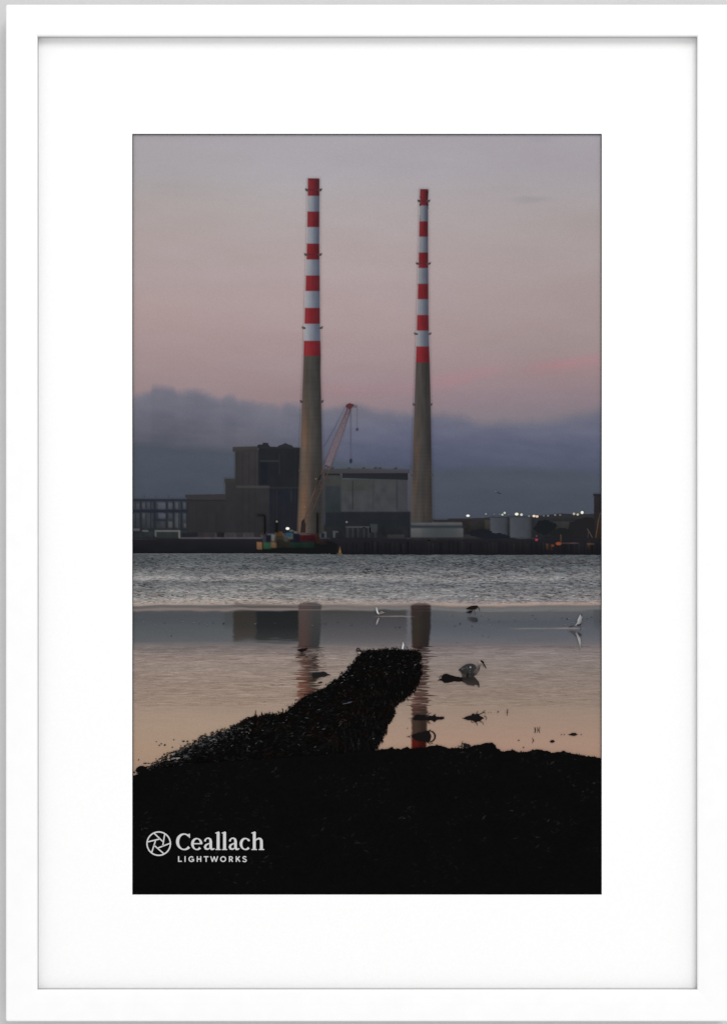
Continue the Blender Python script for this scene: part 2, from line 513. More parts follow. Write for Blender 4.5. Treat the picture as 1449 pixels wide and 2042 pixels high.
def water_fn(X, Y):
    t = (X - 265) / 933
    yj = Y + (11 * (fbm(X / 150, Y / 40, 61) - 0.5) + 2.6 * (vnoise(X / 26, Y / 9, 62) - .5)) * sm(1120, 1140, Y) * (1 - sm(1222, 1235, Y))
    c = mix(ramp(yj, water_y, water_l), ramp(yj, water_y, water_r), sm(0.2, 0.75, t))
    # --- choppy sea
    sc = np.interp(Y, [1100, 1205], [0.75, 1.5])
    a = (1 - sm(1196, 1206, Y)) * (0.55 + 0.6 * sm(1102, 1130, Y))
    ch = fbm(X / (9 * sc), Y / (2.6 * sc), 63, 3) - 0.5
    ch2 = vnoise(X / (15 * sc), Y / (2.9 * sc), 69) - 0.5
    fine = vnoise(X / (4.2 * sc), Y / (1.7 * sc), 71) - 0.5
    big = fbm(X / 90, Y / 9, 73) - 0.5
    rp = ch * 58 + ch2 * 22 + fine * 20 + big * 34
    rp = np.where(rp < 0, rp * 1.15, rp * 0.85)
    c = c + (a * rp)[..., None] * np.array([1.0, 0.97, 0.94])
    tint = (vnoise(X / 13, Y / 5, 75) - 0.5) * a
    c = c + tint[..., None] * np.array([4, 0, -2])
    c = mix(c, c.mean(-1, keepdims=True) * np.array([1.005, 1.0, .995]), .35 * (1 - sm(1190, 1206, Y)))
    # --- still dark pool: thin surface streaks
    a2 = sm(1216, 1222, Y) * (1 - sm(1276, 1290, Y))
    c = c + (a2 * ((fbm(X / 120, Y / 14, 77) - 0.5) * 8))[..., None] * np.array([1, .8, .8])
    # reflections of the buildings in the pool
    wob = (fbm(X / 60, Y / 3.0, 81) - 0.5) * np.interp(Y, [1200, 1225, 1262, 1280, 1300], [12, 4, 4, 12, 22])
    xr = X + wob
    fade = 1 - sm(1270, 1289, Y + 9 * (vnoise(X / 26, Y / 2.2, 83) - 0.5))
    top = sm(1216, 1221, yj)

    def inside(x0, x1, s=3.6):
        return sm(x0 - s, x0 + s, xr) * (1 - sm(x1 - s, x1 + s, xr))
    c = mix(c, (70, 72, 73), 0.75 * inside(447, 470, 4) * top * (1 - sm(1236, 1262, Y)))
    c = mix(c, ramp(Y, [1218, 1250, 1285], [(50, 47, 45), (54, 51, 48), (70, 66, 64)]), 0.95 * inside(465, 511) * top * fade)
    c = mix(c, ramp(Y, [1218, 1250, 1285], [(33, 34, 35), (36, 37, 38), (56, 56, 57)]), 0.96 * inside(510, 597) * top * fade)
    c = mix(c, (60, 50, 46), 0.55 * inside(470, 595, 20) * sm(1208, 1210.5, yj) * (1 - sm(1211, 1214, yj)))
    c = mix(c, ramp(Y, [1218, 1245, 1285], [(64, 63, 63), (74, 73, 77), (96, 92, 93)]), 0.9 * inside(640, 810, 5) * top * (1 - sm(1266, 1296, Y)))
    c = mix(c, (100, 97, 103), 0.8 * inside(811.5, 818, 1.6) * sm(1214, 1222, Y) * (1 - sm(1272, 1290, Y)))
    c = mix(c, (74, 76, 80), 0.6 * inside(1183, 1204, 1.5) * top * (1 - sm(1240, 1262, Y)))
    # --- ripples over the rosy water
    amp = np.interp(Y, [1278, 1290, 1300, 1330, 1380, 1410, 1430, 1460], [0, 15, 22, 19, 15, 8, 3, 1.5])
    amp = amp * np.where(X > 850, np.interp(Y, [1290, 1330, 1400], [1.0, 0.75, 0.7]), 1)
    lw = np.interp(Y, [1280, 1400], [1.6, 2.3])
    r1 = vnoise(X / 34 + 0.6 * vnoise(X / 60, Y / 8, 85), Y / lw, 87) - 0.5
    r2 = vnoise(X / 14, Y / (lw * 0.9), 89) - 0.5
    r3 = fbm(X / 150, Y / 7, 91) - 0.5
    r = r1 * 1.1 + r2 * 0.7 + r3 * 0.9
    c = c + (amp * r)[..., None] * np.array([1.0, 0.97, 0.93])
    for yy_, wd_, rgb_ in ((1211.5, 1.6, (112, 105, 102)),):
        c = mix(c, rgb_, .25 * np.exp(-((yj - yy_) / wd_) ** 2))
    # --- chimney reflections, broken by the ripples further down
    rip = r1 + r2

    def chimney(c, xa, xb, ys, cl_, cr_, y0, y1, side):
        amp_x = np.interp(Y, [1200, 1212, 1285, 1300, 1330, 1390, 1430, 1450], [2, .8, 1.0, 6, 9, 6, 2.5, .8])
        x = X + amp_x * (vnoise(X / 50, Y / 2.4, 93 + side) - 0.5) * 1.6
        u = np.clip((x - xa) / (xb - xa), 0, 1)
        m = sm(xa - 2.5, xa + 2.5, x) * (1 - sm(xb - 2.5, xb + 2.5, x)) * sm(y0 - 3, y0 + 3, Y - 4 * (np.abs(u - 0.5) * 2) ** 3 + 3 * (vnoise(X / 18, Y / 2, 97) - .5)) * (1 - sm(y1 - 2, y1 + 2, Y))
        brk = np.interp(Y, [1200, 1290, 1298, 1315, 1338, 1400, 1440], [0, 0, 0.75, 0.8, 0.35, 0.3, 0.0])
        m = m * (1 - brk * sm(-0.25, 0.35, rip))
        cc = mix(ramp(Y, ys, cl_), ramp(Y, ys, cr_), sm(.25, .75, u)) * np.interp(Y, [1200, 1300, 1340, 1465, 1475], [.8, .8, .74, .82, .66])[..., None]
        lines = .32 * sm(.5, .8, vnoise(X / 70, yj / 2.0, 101)) * (1 - sm(1214, 1222, Y))
        return mix(c, cc, m * (0.96 - lines))
    ya = [1200, 1225, 1280, 1296, 1320, 1340, 1370, 1400]
    c = chimney(c, 595, np.interp(Y, [1200, 1250, 1296, 1330, 1400], [641, 640, 636, 634, 632]), ya,
                [(98, 82, 80), (96, 82, 79), (92, 74, 70), (96, 74, 68), (118, 88, 78), (122, 84, 74), (126, 78, 66), (124, 78, 68)],
                [(84, 80, 80), (78, 77, 78), (66, 67, 68), (70, 66, 66), (92, 78, 74), (70, 60, 57), (54, 47, 44), (50, 44, 42)], 1202, 1410, 0)
    yb = [1200, 1218, 1250, 1296, 1320, 1360, 1400, 1425, 1445, 1462, 1471, 1480, 1500]
    c = chimney(c, np.interp(Y, [1200, 1296, 1330, 1420, 1500], [818.5, 822, 822, 821, 820.5]), np.interp(Y, [1200, 1250, 1296, 1330, 1420, 1500], [858.5, 858, 854, 853, 852, 849.5]), yb,
                [(76, 60, 56), (66, 54, 51), (62, 56, 48), (66, 50, 45), (88, 66, 62), (84, 62, 60), (92, 62, 60), (78, 60, 56), (66, 56, 50), (68, 54, 50), (92, 34, 32), (108, 30, 28), (104, 26, 26)],
                [(62, 50, 48), (54, 46, 45), (50, 46, 44), (50, 42, 42), (74, 58, 56), (66, 52, 52), (74, 54, 54), (58, 48, 46), (48, 42, 40), (48, 40, 38), (52, 30, 30), (66, 24, 24), (70, 20, 22)], 1203, 1498, 5)
    # --- light lines where the ripples catch the sky
    for xa, xb, yy, wd, rgb, al in ((738, 832, 1229.4, 1.0, (146, 136, 128), .85), (268, 470, 1215.4, 1.3, (128, 119, 114), .5), (470, 740, 1216.2, 1.1, (132, 118, 110), .6),
                                    (1000, 1182, 1253.2, 1.5, (148, 134, 128), .5), (1100, 1165, 1253.0, 1.1, (158, 144, 138), .4), (905, 1020, 1219, 1.2, (124, 120, 119), .6), (1000, 1197, 1218.0, 2.0, (118, 116, 115), .55),
                                    (285, 330, 1288, .9, (138, 128, 124), .7), (340, 372, 1290, .9, (136, 126, 122), .6), (860, 1195, 1297, 1.6, (140, 126, 122), .5)):
        s = (X - xa) / (xb - xa)
        e = sm(0, .3, s) * (1 - sm(.7, 1, s)) * (.55 + .75 * vnoise(X / 17, Y / 4, 99)) * np.exp(-((Y - yy - 2.0 * (fbm(X / 30, Y * 0, 95) - .5)) / wd) ** 2)
        c = mix(c, rgb, e * al)
    c = c * (1 + .05 * (1 - sm(1200, 1215, Y)) + .015 * sm(1290, 1310, Y))[..., None] + np.array([3.5, 0, -3]) * sm(1296, 1400, Y)[..., None]
    c = c + (rng.random(X.shape)[..., None] - 0.5) * 3.0
    return c


def water_cls(X, Y):
    k = np.where(Y < 1206, 0, np.where(Y < 1288, 1, 2))
    k = np.where((X > 595) & (X < 641) & (Y > 1203) & (Y < 1400), 3, k)
    k = np.where((X > 819) & (X < 858) & (Y > 1203) & (Y < 1500), 4, k)
    k = np.where((X > 465) & (X < 595) & (Y > 1219) & (Y < 1286), 5, k)
    return k


wparts = split_grid(['printed_sea', 'printed_pool', 'printed_shallows', 'printed_chimney_reflection', 'printed_chimney_reflection', 'printed_building_reflection'],
                    X0, X1, 1098, 1560, 640, 420, water_fn, water_cls, 2, pr)

# crisp little wavelets on the open water
r5 = np.random.default_rng(91)


def wavelets(name, n, ya, yb, xa, xb, lmin, lmax, amp, parent, layer=2.6, bias=-.15, keep=None, tilt=.12, col_fn=water_fn):
    y = ya + (yb - ya) * r5.random(n); x = r5.uniform(xa, xb, n)
    if keep is not None:
        k_ = keep(x, y); x, y = x[k_], y[k_]; n = len(x)
    sc = np.interp(y, [1100, 1205, 1300, 1420], [.62, 1.15, 1.2, 1.5])
    l = r5.uniform(lmin, lmax, n) * sc; w = r5.uniform(.9, 2.0, n) * sc
    base = col_fn(x, y)
    d = (r5.random(n) - .5 + bias) * 2 * amp * np.interp(y, [1100, 1120, 1192, 1204], [.5, 1, 1, .6]) * (.35 + 1.3 * fbm(x / 110, y / 16, 161))
    c_ = base + d[:, None] * np.array([1, .99, .97])
    a = r5.normal(0, tilt, n)
    dx, dy = np.cos(a) * l / 2, np.sin(a) * l / 2
    P = np.stack([np.stack([x - dx, y - dy], -1), np.stack([x - dx * .1, y + w / 2], -1), np.stack([x + dx, y + dy], -1), np.stack([x + dx * .2, y - w / 2], -1)], 1)
    P[..., 0] = np.clip(P[..., 0], X0, X1)
    v = W(P[..., 0].ravel(), P[..., 1].ravel(), 0)
    v[:, 1] = SINK - np.repeat((layer + r5.random(n) * .5) * LAYER, 4)
    o = mesh_obj(name, v, np.arange(4 * n).reshape(n, 4), ink, parent, np.repeat(c_, 4, axis=0))
    o['kind'] = 'stuff'
    return o


wavelets('sea_wavelets', 8000, 1106, 1204, X0, X1, 4, 14, 36, wparts[0])
wavelets('shallow_ripples', 2600, 1288, 1408, X0, X1, 12, 40, 12, wparts[2], tilt=.02, bias=-.1)
wavelets('reflection_ripples', 420, 1298, 1336, 588, 655, 5, 15, 34, wparts[3], tilt=.08, bias=-.3, keep=lambda x, y: np.abs(x - 620 - (y - 1298) * .1) < 34 - 6 * r5.random(len(x)) - .35 * (y - 1298))

# ---- the far shore: quay first, then buildings from far to near
L = 3
SOFT[0] = 1.6
quay = rect('printed_quay', X0, 1074, X1, 1100.5, (34, 33, 38), L + 2, pr, (24, 26, 29), 4)
quay_r = grid_obj('quay_foot', X0, X1, 1094, 1106, 120, 4, lambda X, Y: ramp(Y, [1094, 1106], [(27, 27, 31), (25, 25, 29)]) + (fbm(X / 9, Y / 30, 3)[..., None] - .5) * 8, L + 1.8, quay,
                  warp=lambda X, Y: (X, np.where(Y > 1103, 1100.6 + 5.2 * sm(380, 760, X) + 1.2 * (vnoise(X / 7, X * 0, 4) - .5) + 0.6 * sm(700, 1198, X), Y)))
rect('coping', 359, 1071.6, 522, 1074.6, (84, 80, 83), L + 2.4, quay, (66, 63, 66), 10)
rect('coping', X0, 1074.5, 312, 1076.5, (44, 42, 46), L + 2.4, quay, None, 8)
r2 = np.random.default_rng(21)
for i in range(78):
    x = 640 + i * 7.1 + r2.uniform(-2, 2)
    b = r2.uniform(-8, 12)
    rect('pile', x, 1080 + r2.uniform(-3, 5), x + r2.uniform(1.6, 3.6), 1104, (30 + b, 29 + b, 32 + b), L + 2.2, quay, (24 + b * .4, 24 + b * .3, 27 + b * .3), 2)

# distant land and town on the right
TONE[:] = [.92, .75]
town = poly('printed_town', [(861, 1036), (900, 1034), (930, 1034), (960, 1033), (985, 1031), (1010, 1030), (1060, 1031), (1085, 1027), (1120, 1024), (1150, 1026), (1198, 1024), (1198, 1085), (861, 1085)], (50, 50, 54), L, pr)
rect('hillside', 861, 1036, 980, 1066, (48, 45, 45), L + .2, town, (38, 38, 40), 10)
rect('hillside', 975, 1033, 1197.5, 1082, (44, 46, 50), L + .2, town, (32, 34, 38), 9)
rect('pale_facade', 966, 1037, 978, 1054, (66, 62, 58), L + .4, town, (54, 52, 50))
rect('pale_facade', 1103, 1040, 1142, 1055, (60, 60, 60), L + .4, town, (50, 50, 52), 10)
for tx0, tx1, ty0, ty1, cc in ((977, 1011, 1032, 1068, (62, 64, 71)), (1016, 1059, 1031, 1076, (63, 65, 72))):
    def tank_fn(X, Y, tx0=tx0, tx1=tx1, cc=cc):
        u = (X - tx0) / (tx1 - tx0)
        s = 1.16 - 0.20 * u - .12 * sm(.8, 1, u)
        return np.asarray(cc, float) * s[..., None] + (fbm(X / 8, Y / 8, 9)[..., None] - .5) * 6
    tk = grid_obj('printed_storage_tank', tx0, tx1, ty0, ty1, 14, 10, tank_fn, L + .6, pr, None, 1.8, 1.5)
    rect('rim', tx0, ty0 - 1.4, tx1, ty0 + .4, (50, 54, 62), L + .8, tk)


def bush(name, cx_, cy_, rx, ry, rgb, layer, n=34, seed=1):
    r = np.random.default_rng(seed)
    t = np.linspace(0, 2 * math.pi, n, endpoint=False)
    q = 1 + r.uniform(-.16, .13, n)
    return poly(name, np.stack([cx_ + rx * q * np.cos(t), cy_ + ry * q * np.sin(t)], -1), rgb, layer, pr)


bush('printed_tree', 1087, 1052, 22, 15, (28, 32, 36), L + 1, seed=2)
bush('printed_tree', 1120, 1062, 24, 9, (33, 35, 36), L + 1.1, seed=3)
bush('printed_bush', 958, 1063, 22, 8, (29, 32, 40), L + 1, seed=4)
bush('printed_bush', 985, 1070, 30, 7, (29, 33, 42), L + 1.1, seed=5)
bush('printed_bush', 1030, 1078, 36, 6, (30, 36, 40), L + 1.2, seed=6)
bush('printed_tree', 1165, 1056, 32, 26, (36, 35, 38), L + 1, seed=8)
rb = rect('printed_building', 1184, 985.5, 1197.5, 1084, (44, 43, 48), L + 1.4, pr, (44, 36, 34))
rect('pier_cap', 1182.5, 984.5, 1197.5, 989, (38, 37, 42), L + 1.6, rb)
rect('rust_panel', 1189, 1036, 1197.5, 1078, (60, 46, 36), L + 1.6, rb, (52, 36, 26), 10)
gc = ribbon('printed_gantry', [(1170, 1054), (1176, 1064), (1181, 1074), (1186, 1082)], [2, 2.2, 2, 1.6], (72, 62, 62), L + 1.8, pr)
ribbon('brace', [(1196, 1022), (1192, 1040), (1186, 1078)], [1.6, 2, 1.6], (78, 66, 62), L + 1.9, gc)
ribbon('brace', [(1172, 1060), (1171, 1078)], 1.6, (60, 54, 54), L + 1.9, gc)
rect('pier_rail', 1120, 1082, 1152, 1084.5, (84, 70, 68), L + 3, quay, (66, 50, 46), 20)
rect('pier_rail', 1170, 1083, 1184, 1086.5, (104, 76, 54), L + 3, quay, (76, 52, 38), 20)
rect('lit_post', 1088, 1084, 1092, 1096, (96, 68, 50), L + 3, quay, (64, 40, 30), 10)
rect('lit_post', 1097, 1085, 1100, 1098, (80, 50, 38), L + 3, quay, (54, 32, 26), 10)
rect('lit_post', 1116, 1066, 1119, 1082, (70, 62, 56), L + 3, quay, (70, 56, 48), 10)
rect('lit_post', 1171, 1086, 1175, 1096, (70, 54, 40), L + 3, quay, (40, 32, 28), 10)
disc('orange_lamp_glow', 1113, 1084, 7, 4, (128, 68, 44), L + 3.1, quay, (58, 38, 34))
disc('orange_lamp_glow', 1101, 1088, 4, 3, (96, 56, 40), L + 3.1, quay, (44, 32, 32))
disc('red_lamp_glow', 1069, 1076.5, 3.4, 3, (150, 56, 76), L + 3.1, quay, (70, 36, 44))
disc('red_lamp_glow', 1069, 1069, 2.4, 2, (98, 62, 60), L + 3.1, quay, (50, 40, 42))

TONE[:] = [1, 1]
# town lights
for i, (x, y, rx, ry, b, tint) in enumerate([
        (932.5, 1028.4, 4.6, 3, 255, (1, 1, .96)), (968, 1025, 3, 2.8, 128, (1, 1.02, 1.05)), (984.5, 1025.3, 2.4, 2.2, 105, (1, 1, 1.05)), (995, 1025.4, 2.4, 1.8, 108, (1, 1, .98)),
        (1001, 1026.4, 3, 2.6, 190, (1, 1.02, .96)), (1005.5, 1022.8, 3, 3, 205, (.96, 1.02, .96)), (1013, 1026.3, 2.6, 2.4, 92, (1, 1, 1)),
        (1029.5, 1025.2, 4.8, 3.6, 255, (1, 1, .9)), (1039, 1026.3, 3.4, 3.2, 220, (1, 1, .9)), (1054, 1029, 3, 2.8, 120, (1, 1, .95)),
        (1064, 1029, 4, 3, 250, (1, .92, .84)), (1070, 1029.8, 3.8, 3, 245, (1, .86, .74)), (1083.5, 1028.4, 2.8, 2.4, 98, (1, 1, 1)), (1092, 1028.4, 2.8, 2.6, 112, (1, 1, 1.03)),
        (1106, 1027, 2.8, 2.4, 120, (1, .98, .97)), (1116, 1027, 2.8, 2.2, 110, (1, .94, .9)), (1143.5, 1024.6, 3.2, 3.2, 190, (1, .95, .87)), (1151, 1026, 3.2, 2.8, 205, (1, .93, .8)),
        (1159.8, 1022, 3.8, 3.8, 255, (1, .99, .9))]):
    c = np.clip(np.array(tint) * b, 0, 255)
    disc('printed_town_light', x, y, rx * .88, ry * .88, c * .97, L + 3.4, pr, c * .45 + np.array([66, 70, 76]) * .55)

# glazed steel frame building on the left
TONE[:] = [1.02, .7]
gl = rect('printed_glazed_block', X0, 996, 374, 1076, (58, 61, 74), L + 1, pr, (38, 42, 46), 16)
for y0, y1, c in ((994.5, 1000, (38, 41, 54)), (1016, 1022.5, (33, 36, 50)), (1054, 1059, (36, 40, 44))):
    rect('floor_beam', X0, y0, 374.5, y1, c, L + 1.4, gl)
rect('floor_beam', 304, 1035, 334, 1039, (36, 39, 52), L + 1.4, gl)
for x, wd in ((271, 1.6), (281, 4.5), (291.5, 1.6), (301, 2), (308.5, 5), (333, 5), (346.5, 4), (357, 1.4), (362, 5), (373, 3)):
    rect('column', x - wd / 2, 998, x + wd / 2, 1058, (38, 42, 52), L + 1.3, gl, (34, 39, 44))
for x0, x1, y0, y1, c in ((315, 330, 1003, 1015, (76, 78, 92)), (316, 330, 1024, 1034, (74, 78, 94)), (284, 290, 1003, 1014, (72, 74, 86)), (335, 345, 1003, 1015, (72, 75, 86)), (350, 355, 1002, 1014, (74, 80, 90)),
                          (350, 356, 1024, 1052, (70, 76, 82)), (358, 361, 1024, 1050, (60, 68, 76)), (366, 371, 1003, 1015, (72, 80, 92)), (366, 371, 1024, 1036, (60, 68, 82)), (270, 279, 1004, 1014, (66, 70, 80)),
                          (284, 289, 1024, 1034, (66, 72, 78)), (336, 344, 1040, 1052, (76, 80, 80)), (367, 372, 1044, 1052, (76, 76, 74)), (293, 299, 1003, 1014, (66, 70, 82)), (337, 345, 1025, 1034, (62, 66, 78)),
                          (270, 278, 1026, 1034, (56, 62, 66)), (292, 300, 1025, 1034, (54, 60, 66))):
    rect('glass_panel', x0, y0, x1, y1, c, L + 1.2, gl, np.array(c) * .9, 8)
for x in (288, 311, 336):
    ribbon('antenna', [(x, 988), (x, 996)], 1.1, (58, 62, 74), L + 1.2, gl)
rect('white_van', X0, 1054, 279, 1058.5, (78, 80, 84), L + 2.6, gl)
rect('white_van', 284, 1057, 296, 1060.5, (82, 84, 86), L + 2.6, gl)
gw = rect('printed_gateway', 310, 1058, 359, 1073, (44, 50, 52), L + 2.6, pr, (40, 46, 46), 5)
rect('lintel', 309, 1057.2, 360, 1060.4, (92, 94, 95), L + 2.8, gw, None, 8)
rect('post', 309, 1057.2, 312, 1070, (84, 88, 88), L + 2.9, gw)
rect('post', 356, 1057.2, 359.4, 1073.5, (98, 98, 97), L + 2.9, gw)

# boiler house on the left
ps = rect('printed_boiler_house', 469, 897, 518, 1064, (54, 51, 54), L + 1.2, pr, (42, 41, 46), 4)
rect('lower_wall', 469, 971, 537.5, 1064, (47, 46, 50), L + 1.3, ps, (41, 40, 45), 4)
rect('side_wall', 515, 893, 598, 1064, (33, 36, 40), L + 1.25, ps, (30, 33, 40), 3)
rect('side_wall', 537, 972, 598, 1064, (31, 34, 44), L + 1.35, ps, (32, 34, 42), 3)
poly('cornice', [(464, 891.5), (514, 890), (514, 899.5), (464.5, 900)], [(62, 59, 57), (58, 56, 56), (50, 48, 50), (56, 53, 52)], L + 1.5, ps)
poly('roof_edge', [(514, 890.4), (598, 892.5), (598, 896), (514, 894)], (37, 40, 44), L + 1.5, ps)
rect('string_course', 471, 968.6, 537.5, 973, (62, 60, 59), L + 1.6, ps, None, 6)
rect('string_course', 537.5, 971, 596, 974, (40, 44, 47), L + 1.6, ps)
rect('window', 519, 922, 533, 966, (28, 31, 42), L + 1.5, ps, (27, 31, 40))
rect('window', 535, 924, 556, 966, (31, 34, 41), L + 1.5, ps)
rect('lintel', 518, 917.6, 557, 921, (45, 49, 52), L + 1.55, ps)
rect('drainpipe', 556, 905, 558.2, 945, (40, 44, 48), L + 1.5, ps)
rect('drainpipe', 579, 976, 582, 1000, (41, 43, 50), L + 1.5, ps)
rect('corner_strip', 469, 900, 474, 968, (46, 48, 44), L + 1.45, ps)
poly('roof_plant', [(513, 891), (514, 887), (523, 886.5), (525, 883), (534.5, 883.5), (535, 887), (538, 890), (538, 892)], (38, 39, 45), L + 1.4, ps)
poly('roof_plant', [(552, 893), (556, 888.5), (564, 886), (569, 883.5), (573, 886), (582, 888.5), (586, 893)], (41, 43, 47), L + 1.4, ps)
st = rect('printed_stair_block', 449, 958, 470, 1064, (48, 47, 50), L + 1.15, pr, (43, 42, 47), 3)
rect('parapet', 447.5, 954, 470, 962, (50, 51, 51), L + 1.2, st)
lb = rect('printed_low_block', 373, 990, 450, 1064, (46, 44, 48), L + 1.1, pr, (42, 41, 45), 3)
poly('parapet', [(369.5, 987), (450, 985.5), (450, 998), (371, 995)], (52, 50, 53), L + 1.3, lb)
rect('parapet_shadow', 380, 996.5, 450, 999, (39, 37, 41), L + 1.4, lb)
for x0, x1, c in ((362, 395, (28, 32, 38)), (395, 430, (48, 45, 48)), (432, 448, (33, 31, 35)), (450, 468, (54, 51, 54)), (470, 486, (46, 44, 47)), (488, 505, (56, 53, 56)), (506, 520, (42, 40, 44))):
    rect('parked_row', x0, 1062, x1, 1072, c, L + 2.3, quay, None, 8)

for x in (483, 496, 508, 526, 551):
    rect('cladding_joint', x, 975 if x > 515 else 902, x + 1.2, 1062, (45, 44, 48), L + 1.42, ps, (38, 37, 42), 2)
for x in (545, 566, 588):
    rect('cladding_joint', x, 900, x + 1.1, 1060, (36, 39, 44), L + 1.42, ps, (35, 37, 46), 2)
for x in (392, 412, 431):
    rect('cladding_joint', x, 1000, x + 1.1, 1062, (43, 42, 46), L + 1.3, lb, (39, 38, 42), 2)
# turbine hall between the chimneys
th = rect('printed_turbine_hall', 680, 954, 814, 1023, (61, 63, 65), L + 1.1, pr, (61, 63, 70), 10)
poly('roof_slab', [(645, 936), (700, 934.5), (817, 936.5), (817, 943.5), (645, 944)], [(62, 62, 64), (66, 66, 72), (70, 68, 78), (62, 60, 70), (58, 58, 60)], L + 1.5, th)
poly('clerestory', [(682, 943), (813, 943.5), (813, 957), (682, 953)], [(34, 37, 44), (33, 35, 42), (35, 38, 43), (37, 40, 46)], L + 1.4, th)
rect('eaves_shadow', 647, 943.5, 678, 948, (33, 33, 36), L + 1.4, th)
rect('end_wall', 646, 946, 681, 1023, (58, 60, 59), L + 1.2, th, (54, 56, 58), 5)
rect('door_panel', 648, 969, 679, 1022, (46, 51, 58), L + 1.3, th, (38, 46, 50), 6)
rect('corner_pillar', 813, 938, 820, 1019, (80, 78, 90), L + 1.3, th, (74, 72, 84), 4)
for x, c in ((703, (46, 50, 50)), (791, (50, 50, 60)), (744, (55, 58, 62))):
    rect('panel_joint', x - 1.2, 958, x + 1.2, 1016, c, L + 1.2, th, None, 4)
for x0, x1, y0, y1, c in ((682, 735, 956, 980, (60, 62, 62)), (705, 732, 978, 1012, (63, 65, 70)), (750, 768, 957, 975, (63, 65, 69)), (794, 812, 960, 1014, (61, 64, 70))):
    rect('cladding_panel', x0, y0, x1, y1, c, L + 1.15, th, None, 6)
rect('plinth', 648, 1020.5, 818, 1049, (33, 36, 44), L + 1.3, th, (32, 36, 42), 3)
rect('yard', 640, 1046, 818, 1084, (35, 39, 43), L + 1.2, th, (31, 31, 35), 10)
for x in (662, 695, 724.5, 757, 748, 788):
    poly('roof_vent', [(x - 3.5, 936.5), (x - 2.5, 931.5 + (x % 3)), (x + 2.5, 931 + (x % 2)), (x + 3.5, 936.5)], (56, 56, 66), L + 1.3, th)
rect('yard_wall', 689, 1049.6, 741, 1052.4, (64, 68, 72), L + 1.6, th)
rect('yard_hut', 738, 1045, 752, 1061, (54, 58, 60), L + 1.6, th, (50, 54, 58))
for x in (690, 702, 712, 724, 733, 746):
    rect('yard_post', x, 1053, x + r2.uniform(2, 5), 1078, (50, 55, 60), L + 1.6, th, (38, 42, 46), 8)
rect('yard_tank', 772, 1066, 806, 1079, (52, 52, 56), L + 1.6, th, (42, 42, 46), 8)
for x0, x1, y0, y1 in ((647, 650.5, 1060, 1076), (647, 656, 1073, 1077), (664, 668, 1059, 1075), (668, 674, 1059, 1062), (664, 680, 1074, 1078)):
    rect('pale_frame', x0, y0, x1, y1, (74, 78, 82), L + 1.7, th, (62, 66, 70), 14)
disc('yard_lamp', 691, 1041, 2.4, 2.4, (108, 112, 114), L + 1.8, th, (60, 64, 70))

# low shed at the foot of the right chimney
sh = grid_obj('printed_shed', 818.5, 923, 1052.5, 1072, 24, 8, lambda X, Y: mix(ramp(X, [818, 838, 842, 870, 905, 923], [(88, 89, 92), (88, 89, 91), (76, 79, 82), (64, 68, 71), (70, 73, 76), (84, 86, 88)]), (62, 64, 66), sm(1050, 1074, Y) * .5), L + 2.1, pr, None, 1.5, 1.5)
rect('roof_fascia', 818.5, 1041.5, 921, 1047.5, (82, 84, 87), L + 2.2, sh, (72, 74, 78), 6)
rect('window_band', 819, 1047.4, 921, 1053, (44, 51, 59), L + 2.15, sh)
rect('base_course', 818, 1071.5, 926, 1077, (46, 44, 46), L + 2.2, sh, (34, 33, 36), 8)

TONE[:] = [1, 1]
# ---- the two striped chimneys
CH = [dict(ys=[356, 390.5, 421.7, 452.8, 485.6, 517.5, 549.3, 580.4, 613.9, 645.7, 679.5, 709.6],
           lx=([356, 390, 486, 550, 646, 710, 740, 800, 890, 1050, 1064], [613.2, 613, 611.6, 609.6, 606.8, 604.8, 603.8, 601.4, 598.8, 593.4, 593]),
           rx=([356, 390, 486, 550, 646, 710, 740, 800, 890, 1050, 1064], [637.4, 637.4, 637.2, 637.9, 638.3, 640, 639.4, 641, 642.6, 645.2, 645.5]),
           gal=[(378, 609.4, 641, 3.6), (507, 607.4, 641, 3.2), (653, 602.8, 642.8, 3.2), (800, 599, 644, 3.4), (938, 596, 645.6, 2.6)], yb=1064),
      dict(ys=[377.4, 409.8, 441.2, 472, 503.5, 534.4, 565.8, 596.7, 628.1, 659.3, 690.8, 722.9],
           lx=([377, 441, 534, 628, 690, 722, 740, 806, 947, 1042], [836.8, 835.4, 833.6, 831, 829.6, 828.3, 827.7, 825.4, 821, 818.2]),
           rx=([377, 441, 534, 628, 690, 722, 740, 806, 947, 1042], [853.5, 853.5, 853.9, 854.6, 855.5, 856.8, 857.2, 858.8, 860.8, 862.2]),
           gal=[(400, 833.2, 856.2, 3.2), (525, 829.8, 857.6, 2.8), (665, 826, 858.8, 2.8), (806, 823.6, 860.6, 3), (947, 819.4, 862.4, 2.4)], yb=1042)]
